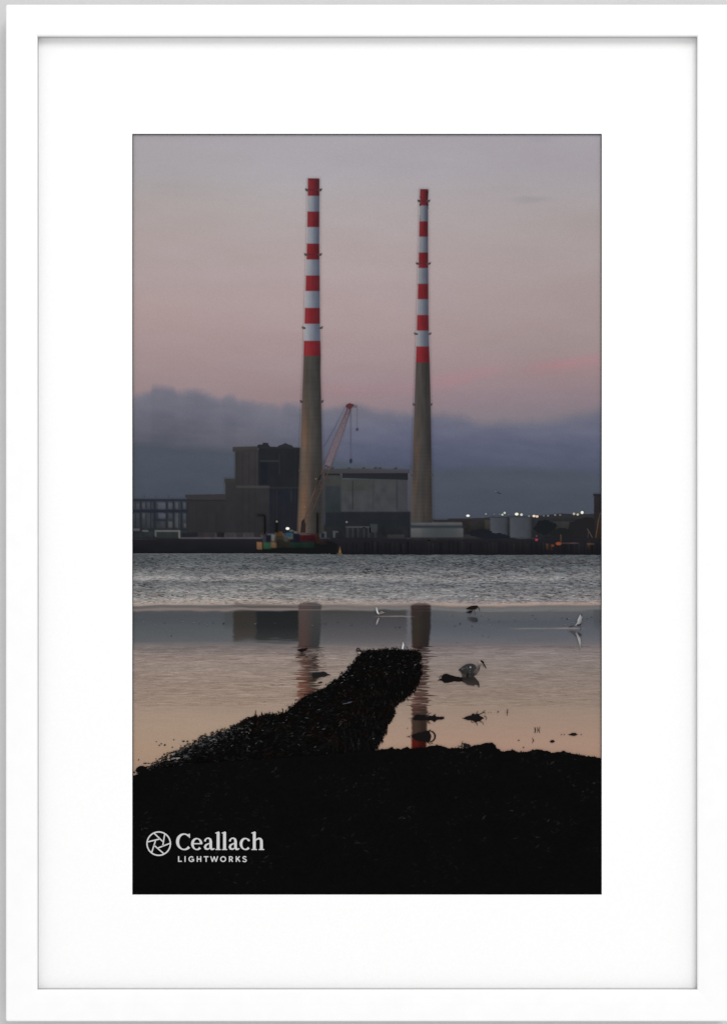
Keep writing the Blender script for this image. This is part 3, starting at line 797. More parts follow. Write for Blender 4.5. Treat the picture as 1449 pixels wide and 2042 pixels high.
for ci, c in enumerate(CH):
    lx = lambda y, c=c: np.interp(y, *c['lx'])
    rx = lambda y, c=c: np.interp(y, *c['rx'])

    def warp(U, Y, lx=lx, rx=rx):
        return lx(Y) + U * (rx(Y) - lx(Y)), Y

    def conc(U, Y, ci=ci):
        top = ramp(U, [0, .12, .45, .85, 1], [(82, 70, 64), (80, 70, 64), (68, 66, 62), (58, 57, 56), (60, 54, 54)])
        low = ramp(U, [0, .15, .4, .6, .85, 1], [(86, 72, 62), (90, 76, 65), (76, 68, 62), (64, 60, 58), (58, 57, 56), (62, 57, 58)])
        if ci:
            top = ramp(U, [0, .12, .45, .85, 1], [(74, 66, 64), (72, 65, 62), (62, 59, 57), (54, 52, 51), (58, 50, 50)])
            low = ramp(U, [0, .15, .45, .85, 1], [(74, 68, 66), (70, 66, 62), (64, 61, 59), (60, 56, 54), (64, 54, 50)])
        o = mix(top, low, sm(720, 960, Y))
        st_ = fbm(U * 9, Y / 120, 101 + ci)[..., None] - .5
        blo = fbm(U * 5, Y / 34, 111 + ci)[..., None] - .5
        rust = sm(.42, .75, fbm(U * 6 + 3, Y / 70, 121 + ci)) * np.exp(-((U - .2) / .2) ** 2)
        pour = (np.abs((Y / 7.5) % 1 - .5) < .09)[..., None] * -2.5
        big_ = (fbm(U * 3, Y / 90, 145 + ci)[..., None] - .5) * np.array([16, 14, 12])
        return tone(o, 1.0, .74) * (1.02 - .13 * sm(.45, 1, U))[..., None] + pour + big_ + st_ * 14 + blo * 13 + rust[..., None] * np.array([17, 3, -5]) * sm(760, 900, Y)[..., None]
    shaft = grid_obj('printed_chimney', 0, 1, c['ys'][-1], c['yb'], 16, 170, conc, L + 3.2, pr, warp, .05, 0)
    shaft['label'] = 'printed taller chimney with red and white bands beside crane' if ci == 0 else 'printed slimmer chimney with red and white bands above low shed'
    for b in [1, 3, 5, 7, 9, 0, 2, 4, 6, 8, 10]:
        y0, y1 = c['ys'][b], c['ys'][b + 1]
        dk = 0.9 if ci else 1.0
        t = b / 10
        if b % 2 == 0:
            f = lambda U, Y, t=t, dk=dk: ramp(U, [0, .2, .5, .8, 1], np.array([(132 + 8 * t, 56, 58), (134 + 14 * t, 50, 55), (112 + 18 * t, 43, 49), (86 + 22 * t, 40, 46), (76 + 22 * t, 42, 48)]) * (.83 if dk < 1 else .86)) + (fbm(U * 4, Y / 16, 131)[..., None] - .5) * 10 + (fbm(U * 14, Y / 50, 133)[..., None] - .5) * 12
        else:
            f = lambda U, Y, t=t, dk=dk: ramp(U, [0, .14, .4, .65, .88, 1], np.array([(158, 156, 161), (156, 156, 162), (132, 136, 146), (104, 110, 123), (86, 92, 108), (92, 96, 110)]) * dk * (.9 + .05 * t)) + (fbm(U * 4, Y / 14, 137)[..., None] - .5) * 10 + (fbm(U * 14, Y / 50, 139)[..., None] - .5) * 14
        sxb = 1.5 / (rx(y0) - lx(y0))
        if b % 2 == 0:
            grid_obj('red_band', 0, 1, y0, y1, 12, 6, f, L + 3.35, shaft, warp, sxb, 1.2)
        else:
            grid_obj('white_band', 0, 1, y0 - 1.6, y1 + 1.6, 12, 6, f, L + 3.28, shaft, warp, sxb, 0)
    # platforms standing out on both sides
    for gy, ga, gb, hh in c['gal']:
        hh *= 2.1; ga -= 1.2; gb += 1.2
        a, b = lx(gy), rx(gy)
        soft = gy > 640
        dark = (74, 66, 68) if gy < 640 else (80, 77, 80) if gy < 700 else (70, 64, 66)
        P = [(ga, gy - hh * .35), (a + 1, gy - hh * .15), (a + 3.5, gy + hh * .15), (a + 2, gy + hh * .5), (a - 1.5, gy + hh * .5), (ga + .6, gy + hh * .1)]
        poly('platform', P, dark, L + 3.6, shaft)
        P = [(gb, gy - hh * .35), (b - 1, gy - hh * .15), (b - 3.5, gy + hh * .15), (b - 2, gy + hh * .5), (b + 1.5, gy + hh * .5), (gb - .6, gy + hh * .1)]
        poly('platform', P[::-1], dark, L + 3.6, shaft)
        if gy < 600:
            rect('platform_ring', a, gy - .9, b, gy + 1.3, (88, 38, 44), L + 3.45, shaft, (80, 36, 42))
    rect('cap', c['lx'][1][0] + .2, c['ys'][0] - .6, c['rx'][1][0] - .2, c['ys'][0] + 2, (88, 40, 46), L + 3.45, shaft)

# ---- crane on the barge
cr = empty('printed_crane'); cr.parent = pr
ax, ay, bx, by = 604, 1056, 697.5, 811
uv = np.array([bx - ax, by - ay], float); LN = np.linalg.norm(uv); uv /= LN; nv = np.array([-uv[1], uv[0]])


def bp(s, o):
    p = np.array([ax, ay]) + uv * s * LN + nv * o
    return (float(p[0]), float(p[1]))


def bw(s):
    return np.interp(s, [0, .15, .5, .85, 1], [2.6, 4.6, 6.2, 4.8, 2.8])


def bcol(s):
    return tuple(ramp(np.array(s), [0, .25, .45, .55, .75, .9, 1], [(74, 63, 56), (77, 62, 56), (80, 62, 57), (108, 84, 80), (112, 86, 84), (102, 78, 78), (82, 54, 56)]))


ss = np.linspace(0, 1, 16)
for sgn in (-1, 1):
    ribbon('boom_chord', [bp(s, sgn * bw(s)) for s in ss], 1.5, [bcol(s) for s in ss], L + 4.2, cr)
nb = 26
for i in range(nb):
    s0, s1 = i / nb, (i + 1) / nb
    sg = 1 if i % 2 else -1
    ribbon('boom_lattice', [bp(s0, sg * bw(s0)), bp(s1, -sg * bw(s1))], 1.1, [bcol(s0), bcol(s1)], L + 4.1, cr)
ss = np.linspace(.52, 1, 12)
poly('boom_web', [bp(s, bw(s)) for s in ss] + [bp(s, -bw(s)) for s in ss[::-1]],
     [np.array(bcol(s)) * .22 + np.array((99, 99, 114)) * .78 for s in list(ss) + list(ss[::-1])], L + 4.0, cr)
poly('boom_head', [(688.5, 810), (692, 806), (697, 804), (703, 806), (706.5, 807.5), (703, 811), (697, 816.5), (692, 813)], (82, 46, 52), L + 4.3, cr)
poly('jib_tip', [(703, 807.5), (710, 808), (712.5, 809.5), (710, 812), (704, 810.5)], (98, 98, 100), L + 4.25, cr)
ribbon('hoist_cable', [(712, 811), (712, 853)], .7, (98, 99, 112), L + 4.1, cr)
ribbon('hoist_cable', [(699.3, 815), (699.3, 916)], 0.9, (84, 85, 102), L + 4.1, cr)
disc('ball_hook', 712, 856, 2.5, 2.5, (64, 62, 74), L + 4.2, cr)
disc('hook_block', 699.5, 919, 2.4, 4.5, (44, 46, 62), L + 4.2, cr)
ribbon('pendant_line', [(688, 812), (666, 855), (645, 892)], [.6, 1.2, 1.2], [(104, 96, 106), (84, 86, 104), (84, 86, 104)], L + 3.9, cr)
ribbon('back_stay', [(640, 946), (622, 990), (603, 1045)], [1.5, 1.3, 1.2], (92, 74, 62), L + 4.2, cr)
disc('boom_lamp', 629.5, 955, 1.6, 1.6, (112, 92, 80), L + 4.4, cr)
disc('boom_lamp', 607.5, 1011, 2, 2, (124, 92, 66), L + 4.4, cr)
poly('crane_cab', [(599, 1062), (601, 1040), (606, 1034), (609, 1046), (609, 1062)], (42, 36, 34), L + 4.4, cr)

# ---- work barge
TONE[:] = [.76, .74]
bg_ = poly('printed_barge', [(516, 1090), (525, 1082), (660, 1080), (672, 1086), (668, 1103.5), (560, 1103.5), (526, 1101)], (27, 29, 31), L + 4.6, pr)
for ib, (nm, x0, y0, x1, y1, c) in enumerate((
        ('orange_fender', 512, 1081, 522.5, 1095.5, (166, 112, 72)), ('green_hull_plate', 525, 1082.5, 540, 1094.5, (54, 106, 74)), ('tan_fender', 540.5, 1081, 551.5, 1092.5, (142, 104, 64)),
        ('wheelhouse', 524, 1066, 531, 1082, (66, 68, 80)), ('wheelhouse_window', 530.5, 1067, 541, 1081, (34, 35, 52)), ('white_post', 541, 1066, 547.5, 1079, (128, 128, 126)),
        ('yellow_winch', 550, 1060, 563.5, 1068, (118, 80, 38)), ('yellow_winch', 520, 1062, 531, 1067, (84, 64, 36)), ('brown_crate', 549, 1068, 566, 1082, (74, 62, 48)), ('teal_tank', 572, 1062.5, 581, 1072, (34, 98, 126)),
        ('pale_pipe', 577, 1056.5, 584.5, 1060, (124, 120, 108)), ('pale_pipe', 586, 1059.5, 592.5, 1063.5, (128, 126, 116)), ('pale_pipe', 574, 1071, 584, 1075, (104, 106, 92)),
        ('blue_container', 584, 1064, 597.5, 1080, (31, 32, 48)), ('red_container', 597, 1066.5, 630, 1079, (78, 26, 36)), ('rust_frame', 630, 1061, 637, 1084, (62, 44, 32)),
        ('pale_pipe', 619, 1061, 628, 1065.5, (86, 72, 76)), ('green_hull_plate', 578, 1081.5, 627, 1092.5, (31, 56, 48)), ('deck_gear', 551, 1076, 578, 1092, (48, 46, 40)), ('deck_gear', 637, 1076, 652, 1086, (48, 36, 36)),
        ('spud_pole', 526, 1027, 530.5, 1065, (28, 26, 29)), ('spud_pole', 512.5, 1025.6, 529, 1028.6, (32, 31, 34)), ('spud_pole', 630.5, 1022, 635.5, 1063, (36, 31, 29)), ('spud_pole', 548.5, 1041, 555, 1062, (34, 34, 32)),
        ('grey_cabin', 566, 1070, 574, 1080, (78, 78, 72)))):
    rect(nm, x0, y0, x1, y1, c, L + 4.8 + .05 * ib, bg_, np.array(c) * .86, 10)
disc('mast_lamp', 552, 1040, 2.4, 2.6, (112, 118, 92), L + 6.4, bg_, (50, 54, 48))
disc('deck_floodlight', 573.4, 1054, 4.2, 3, (255, 255, 250), L + 6.4, bg_, (170, 168, 160))
by_ = poly('printed_buoy', [(676.6, 1090), (678.6, 1090), (680.4, 1104.5), (674.4, 1104.5)], [(110, 62, 60), (120, 66, 56), (186, 140, 66), (176, 130, 60)], L + 5, pr)
rect('float', 672.5, 1103, 682, 1106, (124, 104, 66), L + 5, by_)

TONE[:] = [1, 1]
soften_far_shore()
SOFT[0] = 0.0
# gull far over the hills
gu = ribbon('printed_flying_gull', [(983, 982), (988, 979.5), (992, 981)], [.6, 2, 1], (94, 102, 110), L + 1.5, pr)
ribbon('wing', [(990, 980.5), (995, 983.4), (998.5, 984)], [.8, 1.8, .8], (54, 60, 72), L + 1.6, gu)

# ---- birds on the water
WL = 10


def flat(name, pts, rgb, layer, parent):
    return poly(name, pts, rgb, layer, parent)


DK = (30, 23, 22)
b = flat('printed_curlew', [(928, 1213.8), (935, 1209.8), (940, 1208), (948, 1207.4), (951, 1207.4), (952.2, 1209.4), (951, 1212), (949, 1214.2), (944, 1215.4), (938, 1215.8), (932, 1214.8)], DK, WL, pr)
ribbon('bill', [(951, 1208.8), (954, 1212.6), (955.6, 1216), (956.4, 1219)], [1.8, 1.5, 1.1, .5], (50, 46, 50), WL, b)
ribbon('leg', [(944, 1215), (946, 1220), (947.5, 1226)], .9, (66, 62, 64), WL, b)
ribbon('leg', [(940.5, 1215), (941.4, 1218)], .9, (50, 46, 50), WL, b)
b = flat('printed_small_wader', [(928, 1220.4), (935, 1218.4), (939.5, 1217.2), (941.4, 1218.6), (941, 1220.4), (938.5, 1222.2), (935, 1222.6), (930, 1221.3)], (26, 21, 22), WL, pr)
ribbon('leg', [(936.5, 1222), (937, 1226)], .8, (70, 66, 68), WL, b)
flat('printed_curlew_reflection', [(930, 1231.5), (938, 1231), (946, 1231.2), (951, 1233), (952, 1236.5), (951.4, 1239.6), (946, 1240.4), (941, 1239), (935, 1235.5)],
     [(76, 78, 82), (56, 57, 60), (48, 48, 52), (50, 50, 55), (40, 40, 44), (46, 46, 50), (66, 66, 70), (52, 53, 56), (56, 57, 60)], WL, pr)

EG = (190, 188, 187)
b = ribbon('printed_white_egret', [(749.6, 1210), (750.8, 1214), (751.4, 1218), (753, 1222), (756, 1225)], [1.4, 2.4, 2.8, 3.4, 2.4], [(140, 134, 134), EG, (206, 204, 202), EG, (150, 146, 142)], WL, pr)
flat('wing', [(755, 1224.4), (758, 1219), (761, 1217.6), (764, 1220.6), (768, 1221), (763, 1223.4), (758, 1225)], [(120, 114, 112), (98, 94, 94), (96, 92, 93), (130, 122, 120), (112, 108, 108), (110, 106, 106), (104, 100, 98)], WL, b)
ribbon('reflection', [(755, 1232), (752.6, 1238), (751, 1243), (750, 1247)], [3, 3.2, 2.8, 1.2], [(120, 112, 112), (150, 142, 142), (142, 136, 136), (96, 92, 92)], WL, b)
b = ribbon('printed_white_egret', [(803, 1280), (803.6, 1285), (803, 1289), (801.8, 1294)], [1.2, 3, 3.2, 3.4], [(150, 148, 148), (198, 197, 196), (204, 203, 203), (196, 194, 194)], WL, pr)
flat('wing', [(803.5, 1293.6), (804.5, 1288), (807, 1286), (809, 1290), (811, 1294)], (98, 98, 110), WL - .1, b)
b = flat('printed_wading_gull', [(1156, 1224.6), (1153.4, 1230), (1150.4, 1236), (1150.2, 1240.5), (1148, 1244), (1145.4, 1247.6), (1147.4, 1247.7), (1150.8, 1243.6), (1153, 1246.4), (1157, 1244), (1158.8, 1239), (1158.6, 1232), (1157.4, 1227)],
         [(150, 152, 154), (164, 166, 168), (172, 174, 176), (160, 160, 160), (150, 148, 138), (150, 146, 132), (150, 146, 136), (150, 150, 150), (92, 90, 90), (96, 95, 97), (118, 120, 124), (136, 139, 143), (120, 122, 125)], WL, pr)
flat('dark_wing', [(1150.6, 1246), (1154, 1244.6), (1158.4, 1242.6), (1157.6, 1245.4), (1153.6, 1248), (1151, 1247.8)], (48, 46, 48), WL + .1, b)
ribbon('tail', [(1132.6, 1250.4), (1138, 1249), (1144, 1247.8)], [.8, 1.8, 1.2], (58, 55, 57), WL, b)
ribbon('leg', [(1155.6, 1249), (1157.4, 1253), (1156.6, 1256.5)], 1, (66, 62, 66), WL, b)
ribbon('head', [(1157, 1226.4), (1159.6, 1224)], [2, 1.4], (66, 64, 66), WL, b)
ribbon('beak', [(1159, 1229), (1159.6, 1233)], .9, (150, 146, 144), WL, b)
b = flat('printed_gull_reflection', [(1131, 1256.8), (1140, 1258.8), (1148, 1260), (1151, 1263.5), (1147.5, 1268.5), (1143, 1263), (1138, 1260.2)],
         [(90, 88, 92), (62, 58, 60), (74, 68, 70), (90, 88, 90), (76, 74, 76), (70, 67, 69), (70, 67, 70)], WL, pr)
ribbon('white_streak', [(1147.5, 1261.5), (1150.5, 1267), (1153.4, 1274), (1155, 1281), (1155.4, 1288), (1155.4, 1296)], [2, 3.4, 5.2, 4.2, 2.6, .8],
       [(124, 118, 116), (134, 131, 130), (150, 150, 150), (148, 147, 147), (128, 126, 126), (108, 104, 106)], WL + .1, b)
flat('dark_streak', [(1151.5, 1260), (1154, 1262), (1158.4, 1264.6), (1159, 1267.6), (1156, 1267.6), (1153, 1265)], (58, 56, 59), WL + .2, b)

BK = (24, 19, 19)
b = flat('printed_dark_wader', [(592.4, 1295.8), (597, 1294), (601, 1293), (606, 1292.8), (609, 1293), (611.6, 1290.8), (613, 1292.6), (612, 1294.6), (609, 1297.4), (605, 1299.4), (601, 1300.2), (598, 1299), (595.4, 1297.4)], BK, WL, pr)
ribbon('leg', [(601.6, 1299.6), (601.6, 1305)], 1.4, (40, 33, 31), WL, b)
flat('reflection', [(593, 1306.2), (599, 1304.8), (606, 1304.8), (611, 1306), (606, 1307.6), (598, 1307.6)], (52, 43, 40), WL, b)
b = flat('printed_perched_wader', [(709.4, 1296), (710.6, 1292.8), (713.6, 1291.4), (716.8, 1292.6), (718, 1295.4), (722, 1297), (727, 1298), (731, 1301), (722, 1301), (717, 1299.6), (713, 1300), (710.6, 1298.6)], (44, 38, 40), WL, pr)
disc('eye_patch', 713.8, 1295.4, 1.3, 1.3, (98, 94, 94), WL + .1, b)
flat('belly', [(713, 1300), (718, 1299.8), (720, 1302.4), (716, 1304), (713.6, 1302.6)], (146, 138, 120), WL, b)
flat('reflection', [(711, 1305.4), (718, 1304.8), (716, 1308), (712, 1306.6)], (92, 80, 76), WL, b)

# heron
TONE[:] = [.76, 1]
hb = flat('printed_heron', [(913.4, 1336.4), (915.6, 1333.6), (919, 1332), (922, 1329), (927, 1325.6), (932, 1323.9), (938, 1323), (943, 1324), (947, 1326.4), (949, 1329.8), (949.4, 1331.6), (950.6, 1337), (950, 1342), (947, 1346),
                            (944.6, 1347.6), (944, 1350.5), (921, 1351), (921, 1345.6), (919, 1341.4), (916.4, 1337.6)],
          [(48, 46, 46), (56, 54, 54), (62, 60, 60), (66, 64, 64), (68, 66, 67), (66, 65, 67), (62, 61, 63), (60, 59, 61), (64, 61, 62), (74, 70, 69), (80, 74, 72), (84, 78, 75), (70, 64, 62), (64, 58, 56),
           (56, 52, 50), (54, 50, 49), (78, 72, 70), (80, 76, 74), (64, 62, 61), (52, 50, 50)], WL, pr)
hb['label'] = 'printed grey heron hunched beside dark seaweed'
ribbon('neck', [(945.6, 1343), (950, 1337), (953, 1332), (954.4, 1327), (954.8, 1322.4), (955.8, 1319)], [9, 7.5, 5.6, 4.4, 3.8, 3], [(66, 60, 58), (82, 75, 72), (84, 76, 73), (104, 96, 91), (136, 128, 121), (160, 152, 144)], WL + .1, hb)
ribbon('throat_stripe', [(953.4, 1338), (955.4, 1332), (956, 1326)], [1.2, 1.8, 1.2], (46, 40, 38), WL + .2, hb)
flat('cheek', [(955.4, 1317.8), (957.4, 1316.8), (959.6, 1320.6), (962.6, 1325.4), (964.4, 1329.4), (962.6, 1328.6), (959.4, 1325), (956.8, 1321.6)], [(196, 186, 172), (176, 166, 156), (176, 164, 140), (168, 152, 116), (110, 94, 76), (150, 136, 110), (186, 178, 160), (190, 184, 172)], WL + .2, hb)
flat('crown', [(957, 1317.2), (959.4, 1316.2), (962, 1318), (964, 1320), (964.4, 1323), (962, 1323.4), (959.8, 1321), (957.8, 1319.6)], (26, 20, 22), WL + .3, hb)
flat('beak', [(962.6, 1322.6), (964.4, 1322.8), (967, 1327), (969.4, 1332.6), (968.4, 1332.8), (965.4, 1329), (963.2, 1325.4)], (62, 48, 44), WL + .3, hb)
disc('shoulder_patch', 937.2, 1330.4, 1.6, 1.5, (176, 174, 172), WL + .3, hb, (110, 108, 107))
disc('shoulder_patch', 939, 1333.4, 1.8, 1.6, (34, 32, 34), WL + .25, hb)
flat('wing', [(921, 1336), (928, 1329), (937, 1326.4), (944, 1327.6), (942, 1334), (936, 1340), (928, 1342.4), (923, 1341)], [(60, 59, 59), (70, 69, 69), (66, 66, 67), (62, 61, 62), (66, 64, 64), (60, 59, 58), (58, 57, 56), (56, 55, 54)], WL + .1, hb)
for i in range(16):
    fx, fy = 921 + 22 * r5.random(), 1328 + 13 * r5.random()
    fv = r5.choice([44, 52, 82, 90])
    ribbon('feather', [(fx, fy), (fx - 3.2, fy + 1.6)], [1.1, .5], (fv, fv - 2, fv - 2), WL + .2 + .004 * i, hb)
flat('leg_shade', [(929, 1351), (929.6, 1344), (932, 1342), (933.6, 1345), (933, 1351)], (34, 30, 30), WL + .2, hb)
flat('reflection', [(921, 1350.4), (944.2, 1349), (948, 1352.6), (951, 1356), (954, 1360), (955.4, 1364.6), (954.8, 1371), (953.4, 1370), (951.6, 1366), (947, 1365), (944, 1367.6), (938, 1366.4), (932, 1366), (927, 1362), (921, 1359)],
     [(40, 36, 36), (52, 48, 48), (54, 49, 49), (56, 51, 51), (58, 52, 52), (52, 48, 49), (66, 60, 60), (60, 54, 54), (56, 51, 51), (70, 64, 62), (84, 76, 73), (72, 65, 63), (96, 86, 82), (70, 63, 61), (40, 36, 36)], WL - .1, hb)

TONE[:] = [1, 1]
# ---- seaweed
SW = 7
r_lay = np.random.default_rng(5)


def blades(name, spots, layer, parent, kind=None):
    """many small flat seaweed blades in one mesh: rows of x, y, angle, length, width, r, g, b"""
    A = np.asarray(spots, float)
    x, y, a, l, w = A[:, 0], A[:, 1], A[:, 2], A[:, 3], A[:, 4]
    dx, dy = np.cos(a) * l / 2, np.sin(a) * l / 2
    nx_, ny_ = -np.sin(a) * w / 2, np.cos(a) * w / 2
    P = np.stack([np.stack([x - dx, y - dy], -1), np.stack([x + nx_, y + ny_], -1), np.stack([x + dx, y + dy], -1), np.stack([x - nx_, y - ny_], -1)], 1)
    n = len(A)
    lay = (layer + r_lay.random(n) * 0.6) * LAYER
    v = W(P[..., 0].ravel(), P[..., 1].ravel(), 0)
    v[:, 1] = SINK - np.repeat(lay, 4)
    o = mesh_obj(name, v, np.arange(4 * n).reshape(n, 4), ink, parent, np.repeat(A[:, 5:8], 4, axis=0))
    if kind:
        o['kind'] = kind
    return o


def ragged(P, amp, step, seed):
    """an outline re-sampled with small teeth"""
    r = np.random.default_rng(seed); out = []
    P = np.asarray(P, float)
    for i in range(len(P) - 1):
        d = np.linalg.norm(P[i + 1] - P[i]); n = max(1, int(d / step))
        for k_ in range(n):
            q = P[i] + (P[i + 1] - P[i]) * (k_ / n)
            out.append(q + r.normal(0, amp, 2))
    out.append(P[-1])
    return np.array(out)


left_edge = [(266, 1550), (278, 1543), (300, 1532), (325, 1520), (352, 1508), (385, 1489), (420, 1472), (452, 1459), (466, 1449), (480, 1441), (488, 1436), (498, 1432), (520, 1427), (545, 1425), (566, 1422), (578, 1413), (592, 1401),
             (602, 1394), (622, 1384), (640, 1376), (658, 1364), (676, 1350), (690, 1338), (704, 1322), (716, 1306), (724, 1300), (733, 1297), (760, 1295.5), (790, 1294.5), (812, 1296), (828, 1298), (835, 1303), (839, 1312), (840, 1328)]
right_edge = [(840, 1328), (838, 1345), (833, 1360), (829, 1373), (819, 1383), (806, 1393), (796, 1402), (786, 1408), (784, 1420), (781, 1432), (772, 1446), (766, 1460), (760, 1474), (752, 1486), (746, 1496)]
cause = ragged(left_edge, 1.3, 4, 31).tolist() + ragged(right_edge, 1.0, 4, 33).tolist() + [(746, 1560), (266, 1560)]
cw = empty('printed_seaweed_causeway'); cw.parent = pr
cw['label'] = 'printed dark seaweed covered causeway running out into the water'
import mathutils.geometry as mg


def big_poly(name, pts, fn, layer, parent):
    pts = np.asarray(pts, float)
    tri = mg.tessellate_polygon([[Vector((p[0], p[1], 0)) for p in pts]])
    return mesh_obj(name, W(pts[:, 0], pts[:, 1], layer * LAYER), [t[::-1] for t in tri], ink, parent, fn(pts[:, 0], pts[:, 1]))


big_poly('causeway_body', cause, lambda x, y: np.stack([x * 0 + 11, x * 0 + 10, x * 0 + 10], -1), SW, cw)
r3 = np.random.default_rng(77)
spots = []
N = 16000
px = r3.uniform(266, 842, N); py = r3.uniform(1294, 1545, N)
ok = in_poly(px, py, cause); px, py = px[ok], py[ok]
n = len(px)
le_x = [p[0] for p in left_edge[:-5]]; le_y = [p[1] for p in left_edge[:-5]]
dl = py - np.interp(px, le_x, le_y)                       # distance below the upper edge
re_y = [p[1] for p in right_edge]; re_x = [p[0] for p in right_edge]
dr = np.where(py > 1328, np.interp(py, re_y, re_x) - px, 842 - px)
ang = r3.normal(-0.25, 0.5, n)
hang = (dr < 90) & (py > 1345)                            # strands hang down on the right flank
ang = np.where(hang & (r3.random(n) < .75), r3.normal(1.5, .22, n), ang)
grow = np.interp(py, [1294, 1400, 1540], [.75, 1.1, 1.7])
ln = r3.uniform(5, 14, n) * grow; wd = r3.uniform(1.3, 3.2, n) * grow
lum = 7 + r3.gamma(1.5, 3.6, n) * (.5 + fbm(px / 40, py / 25, 151))
gl_ = r3.random(n)
hi = np.interp(dl, [0, 40, 110, 200], [.085, .06, .03, .014]) * np.interp(py, [1294, 1330, 1400, 1500, 1530], [1.3, 1.2, .9, .7, .15])
hi = hi * np.where(hang, .45, 1)
bright = gl_ < hi
lum = np.where(bright, r3.uniform(24, 74, n) * (.45 + 1.1 * fbm(px / 22, py / 14, 153)), lum)
lum = lum * np.interp(py, [1490, 1540], [1, .75])
ln = np.where(bright, ln * .62, ln); wd = np.where(bright, wd * .72, wd)
warm = (fbm(px / 30, py / 20, 157) > .56) & ~bright
rgb = np.stack([lum * np.where(warm, 1.2, np.where(bright, .98, 1.0)), lum * np.where(warm, .95, 1.0), lum * np.where(warm, .88, np.where(bright, 1.06, .98))], -1)
spots = np.concatenate([np.stack([px, py, ang, ln, wd], -1), rgb], 1)
blades('seaweed_blades', spots, SW + .4, cw, 'stuff')
# fringe that breaks the outline
fr = []
for P, amp, cnt in ((left_edge, 1.8, 620), (right_edge, 2.0, 320)):
    P = np.asarray(P, float); seg = np.linalg.norm(np.diff(P, axis=0), axis=1); cum = np.r_[0, np.cumsum(seg)]
    for t in r3.uniform(0, cum[-1], cnt):
        x = np.interp(t, cum, P[:, 0]); y = np.interp(t, cum, P[:, 1])
        if P is not None and x < 470 and amp == 1.8 and r3.random() < .5:
            continue
        g = np.interp(y, [1294, 1500], [.7, 1.25])
        a = r3.normal(-1.4, .7) if amp == 1.8 else r3.normal(1.45, .35)
        v = r3.uniform(7, 20)
        fr.append((x + r3.normal(0, amp), y + r3.normal(0, amp), a, r3.uniform(3, 9) * g, r3.uniform(1, 2.4) * g, v * 1.1, v, v))
blades('seaweed_fringe', fr, SW + .3, cw, 'stuff')
for P in ([(493, 1437), (491.5, 1433), (493.5, 1430), (497, 1430), (500, 1433)], [(509, 1426), (510, 1419), (509.4, 1416)], [(536, 1425), (538, 1419), (540, 1422)], [(564, 1423), (564.5, 1417), (562.6, 1412.4), (565, 1414)], [(588, 1396), (593, 1395)],
          [(577, 1409), (582, 1408)], [(698, 1330), (693, 1328)], [(790, 1295), (783, 1291.5), (780, 1292)], [(826, 1298), (832, 1300), (838, 1303)], [(757, 1296), (763, 1293)]):
    ribbon('seaweed_frond', P, np.linspace(2, .8, len(P)), (16, 13, 13), SW + .5, cw)
# wet stones at the left foot of the causeway
st_rows = []
for i in range(900):
    t = r3.random()
    x = 275 + 225 * t; y = np.interp(x, [275, 330, 400, 450, 500], [1542, 1508, 1473, 1454, 1442]) + abs(r3.normal(0, 1)) * 17 * (1.1 - .4 * t) - 2 + r3.normal(0, 2.5)
    u = r3.random()
    if u < .5:
        v = r3.uniform(8, 26); c_ = (v, v * .95, v * .95)
    elif u < .86:
        v = r3.uniform(26, 70) * (1 - .5 * max(0, (y - 1500) / 60)); c_ = (v * .97, v, v * 1.05)
    else:
        v = r3.uniform(60, 112) if y < 1500 else r3.uniform(30, 52); c_ = (v, v * .96, v * .93)
    c_ = tuple(q * .84 for q in c_)
    st_rows.append((x, y, r3.normal(-.1, .3), r3.uniform(2.5, 8), r3.uniform(1.2, 3), *c_))
for x, y, w_, h_ in ((318, 1486, 3, 2.4), (322, 1483, 3, 2), (329, 1485.5, 4, 3), (334, 1501, 3, 2), (328, 1504, 4, 3), (344, 1490, 3, 2), (366, 1478, 6, 2.4), (374, 1478, 5, 2.2), (312, 1479, 2.4, 1.6), (319, 1513, 4, 2.2), (305, 1521, 3, 2), (290, 1522, 9, 2), (297, 1522, 6, 1.4),
                      (277, 1515, 3, 1.8), (313, 1524, 8, 4), (408, 1467, 7, 2.4), (440, 1462, 9, 2.6), (347, 1475, 2.4, 2), (434, 1455, 2, 1.5), (268, 1540, 4, 3), (328, 1510, 3, 1.6)):
    st_rows.append((x, y, 0, w_ * 1.3, h_ * 1.3, 30, 26, 25))
blades('wet_pebbles', st_rows, SW + 1.0, cw, 'stuff')
for P, c_ in (([(326, 1516), (345, 1511), (362, 1510), (356, 1514), (338, 1517)], (126, 116, 110)), ([(405, 1473), (420, 1471), (434, 1473), (424, 1478), (408, 1477)], (92, 96, 102)), ([(344, 1500), (351, 1498), (354, 1503), (347, 1505)], (104, 106, 112)),
              ([(340, 1519), (356, 1517), (352, 1521), (340, 1522)], (66, 68, 74)), ([(392, 1481), (408, 1479), (414, 1484), (398, 1488)], (74, 76, 82)), ([(364, 1506), (376, 1502), (380, 1508), (366, 1512)], (70, 70, 74))):
    flat('wet_slab', P, c_, SW + .95, cw)
bo_ = flat('printed_boulder', [(270, 1537), (273, 1531), (279, 1527.4), (286, 1527), (292, 1530), (294, 1534), (291, 1538), (283, 1540), (274, 1540)], (14, 12, 13), SW + 1.7, pr)
# a white feather lying on the weed
flat('white_feather', [(682, 1403.8), (687, 1402), (692, 1401.6), (694, 1399.6), (702.5, 1398.8), (699, 1401.4), (692, 1402.8), (685, 1404.4)], (66, 70, 84), SW + 1.4, cw)

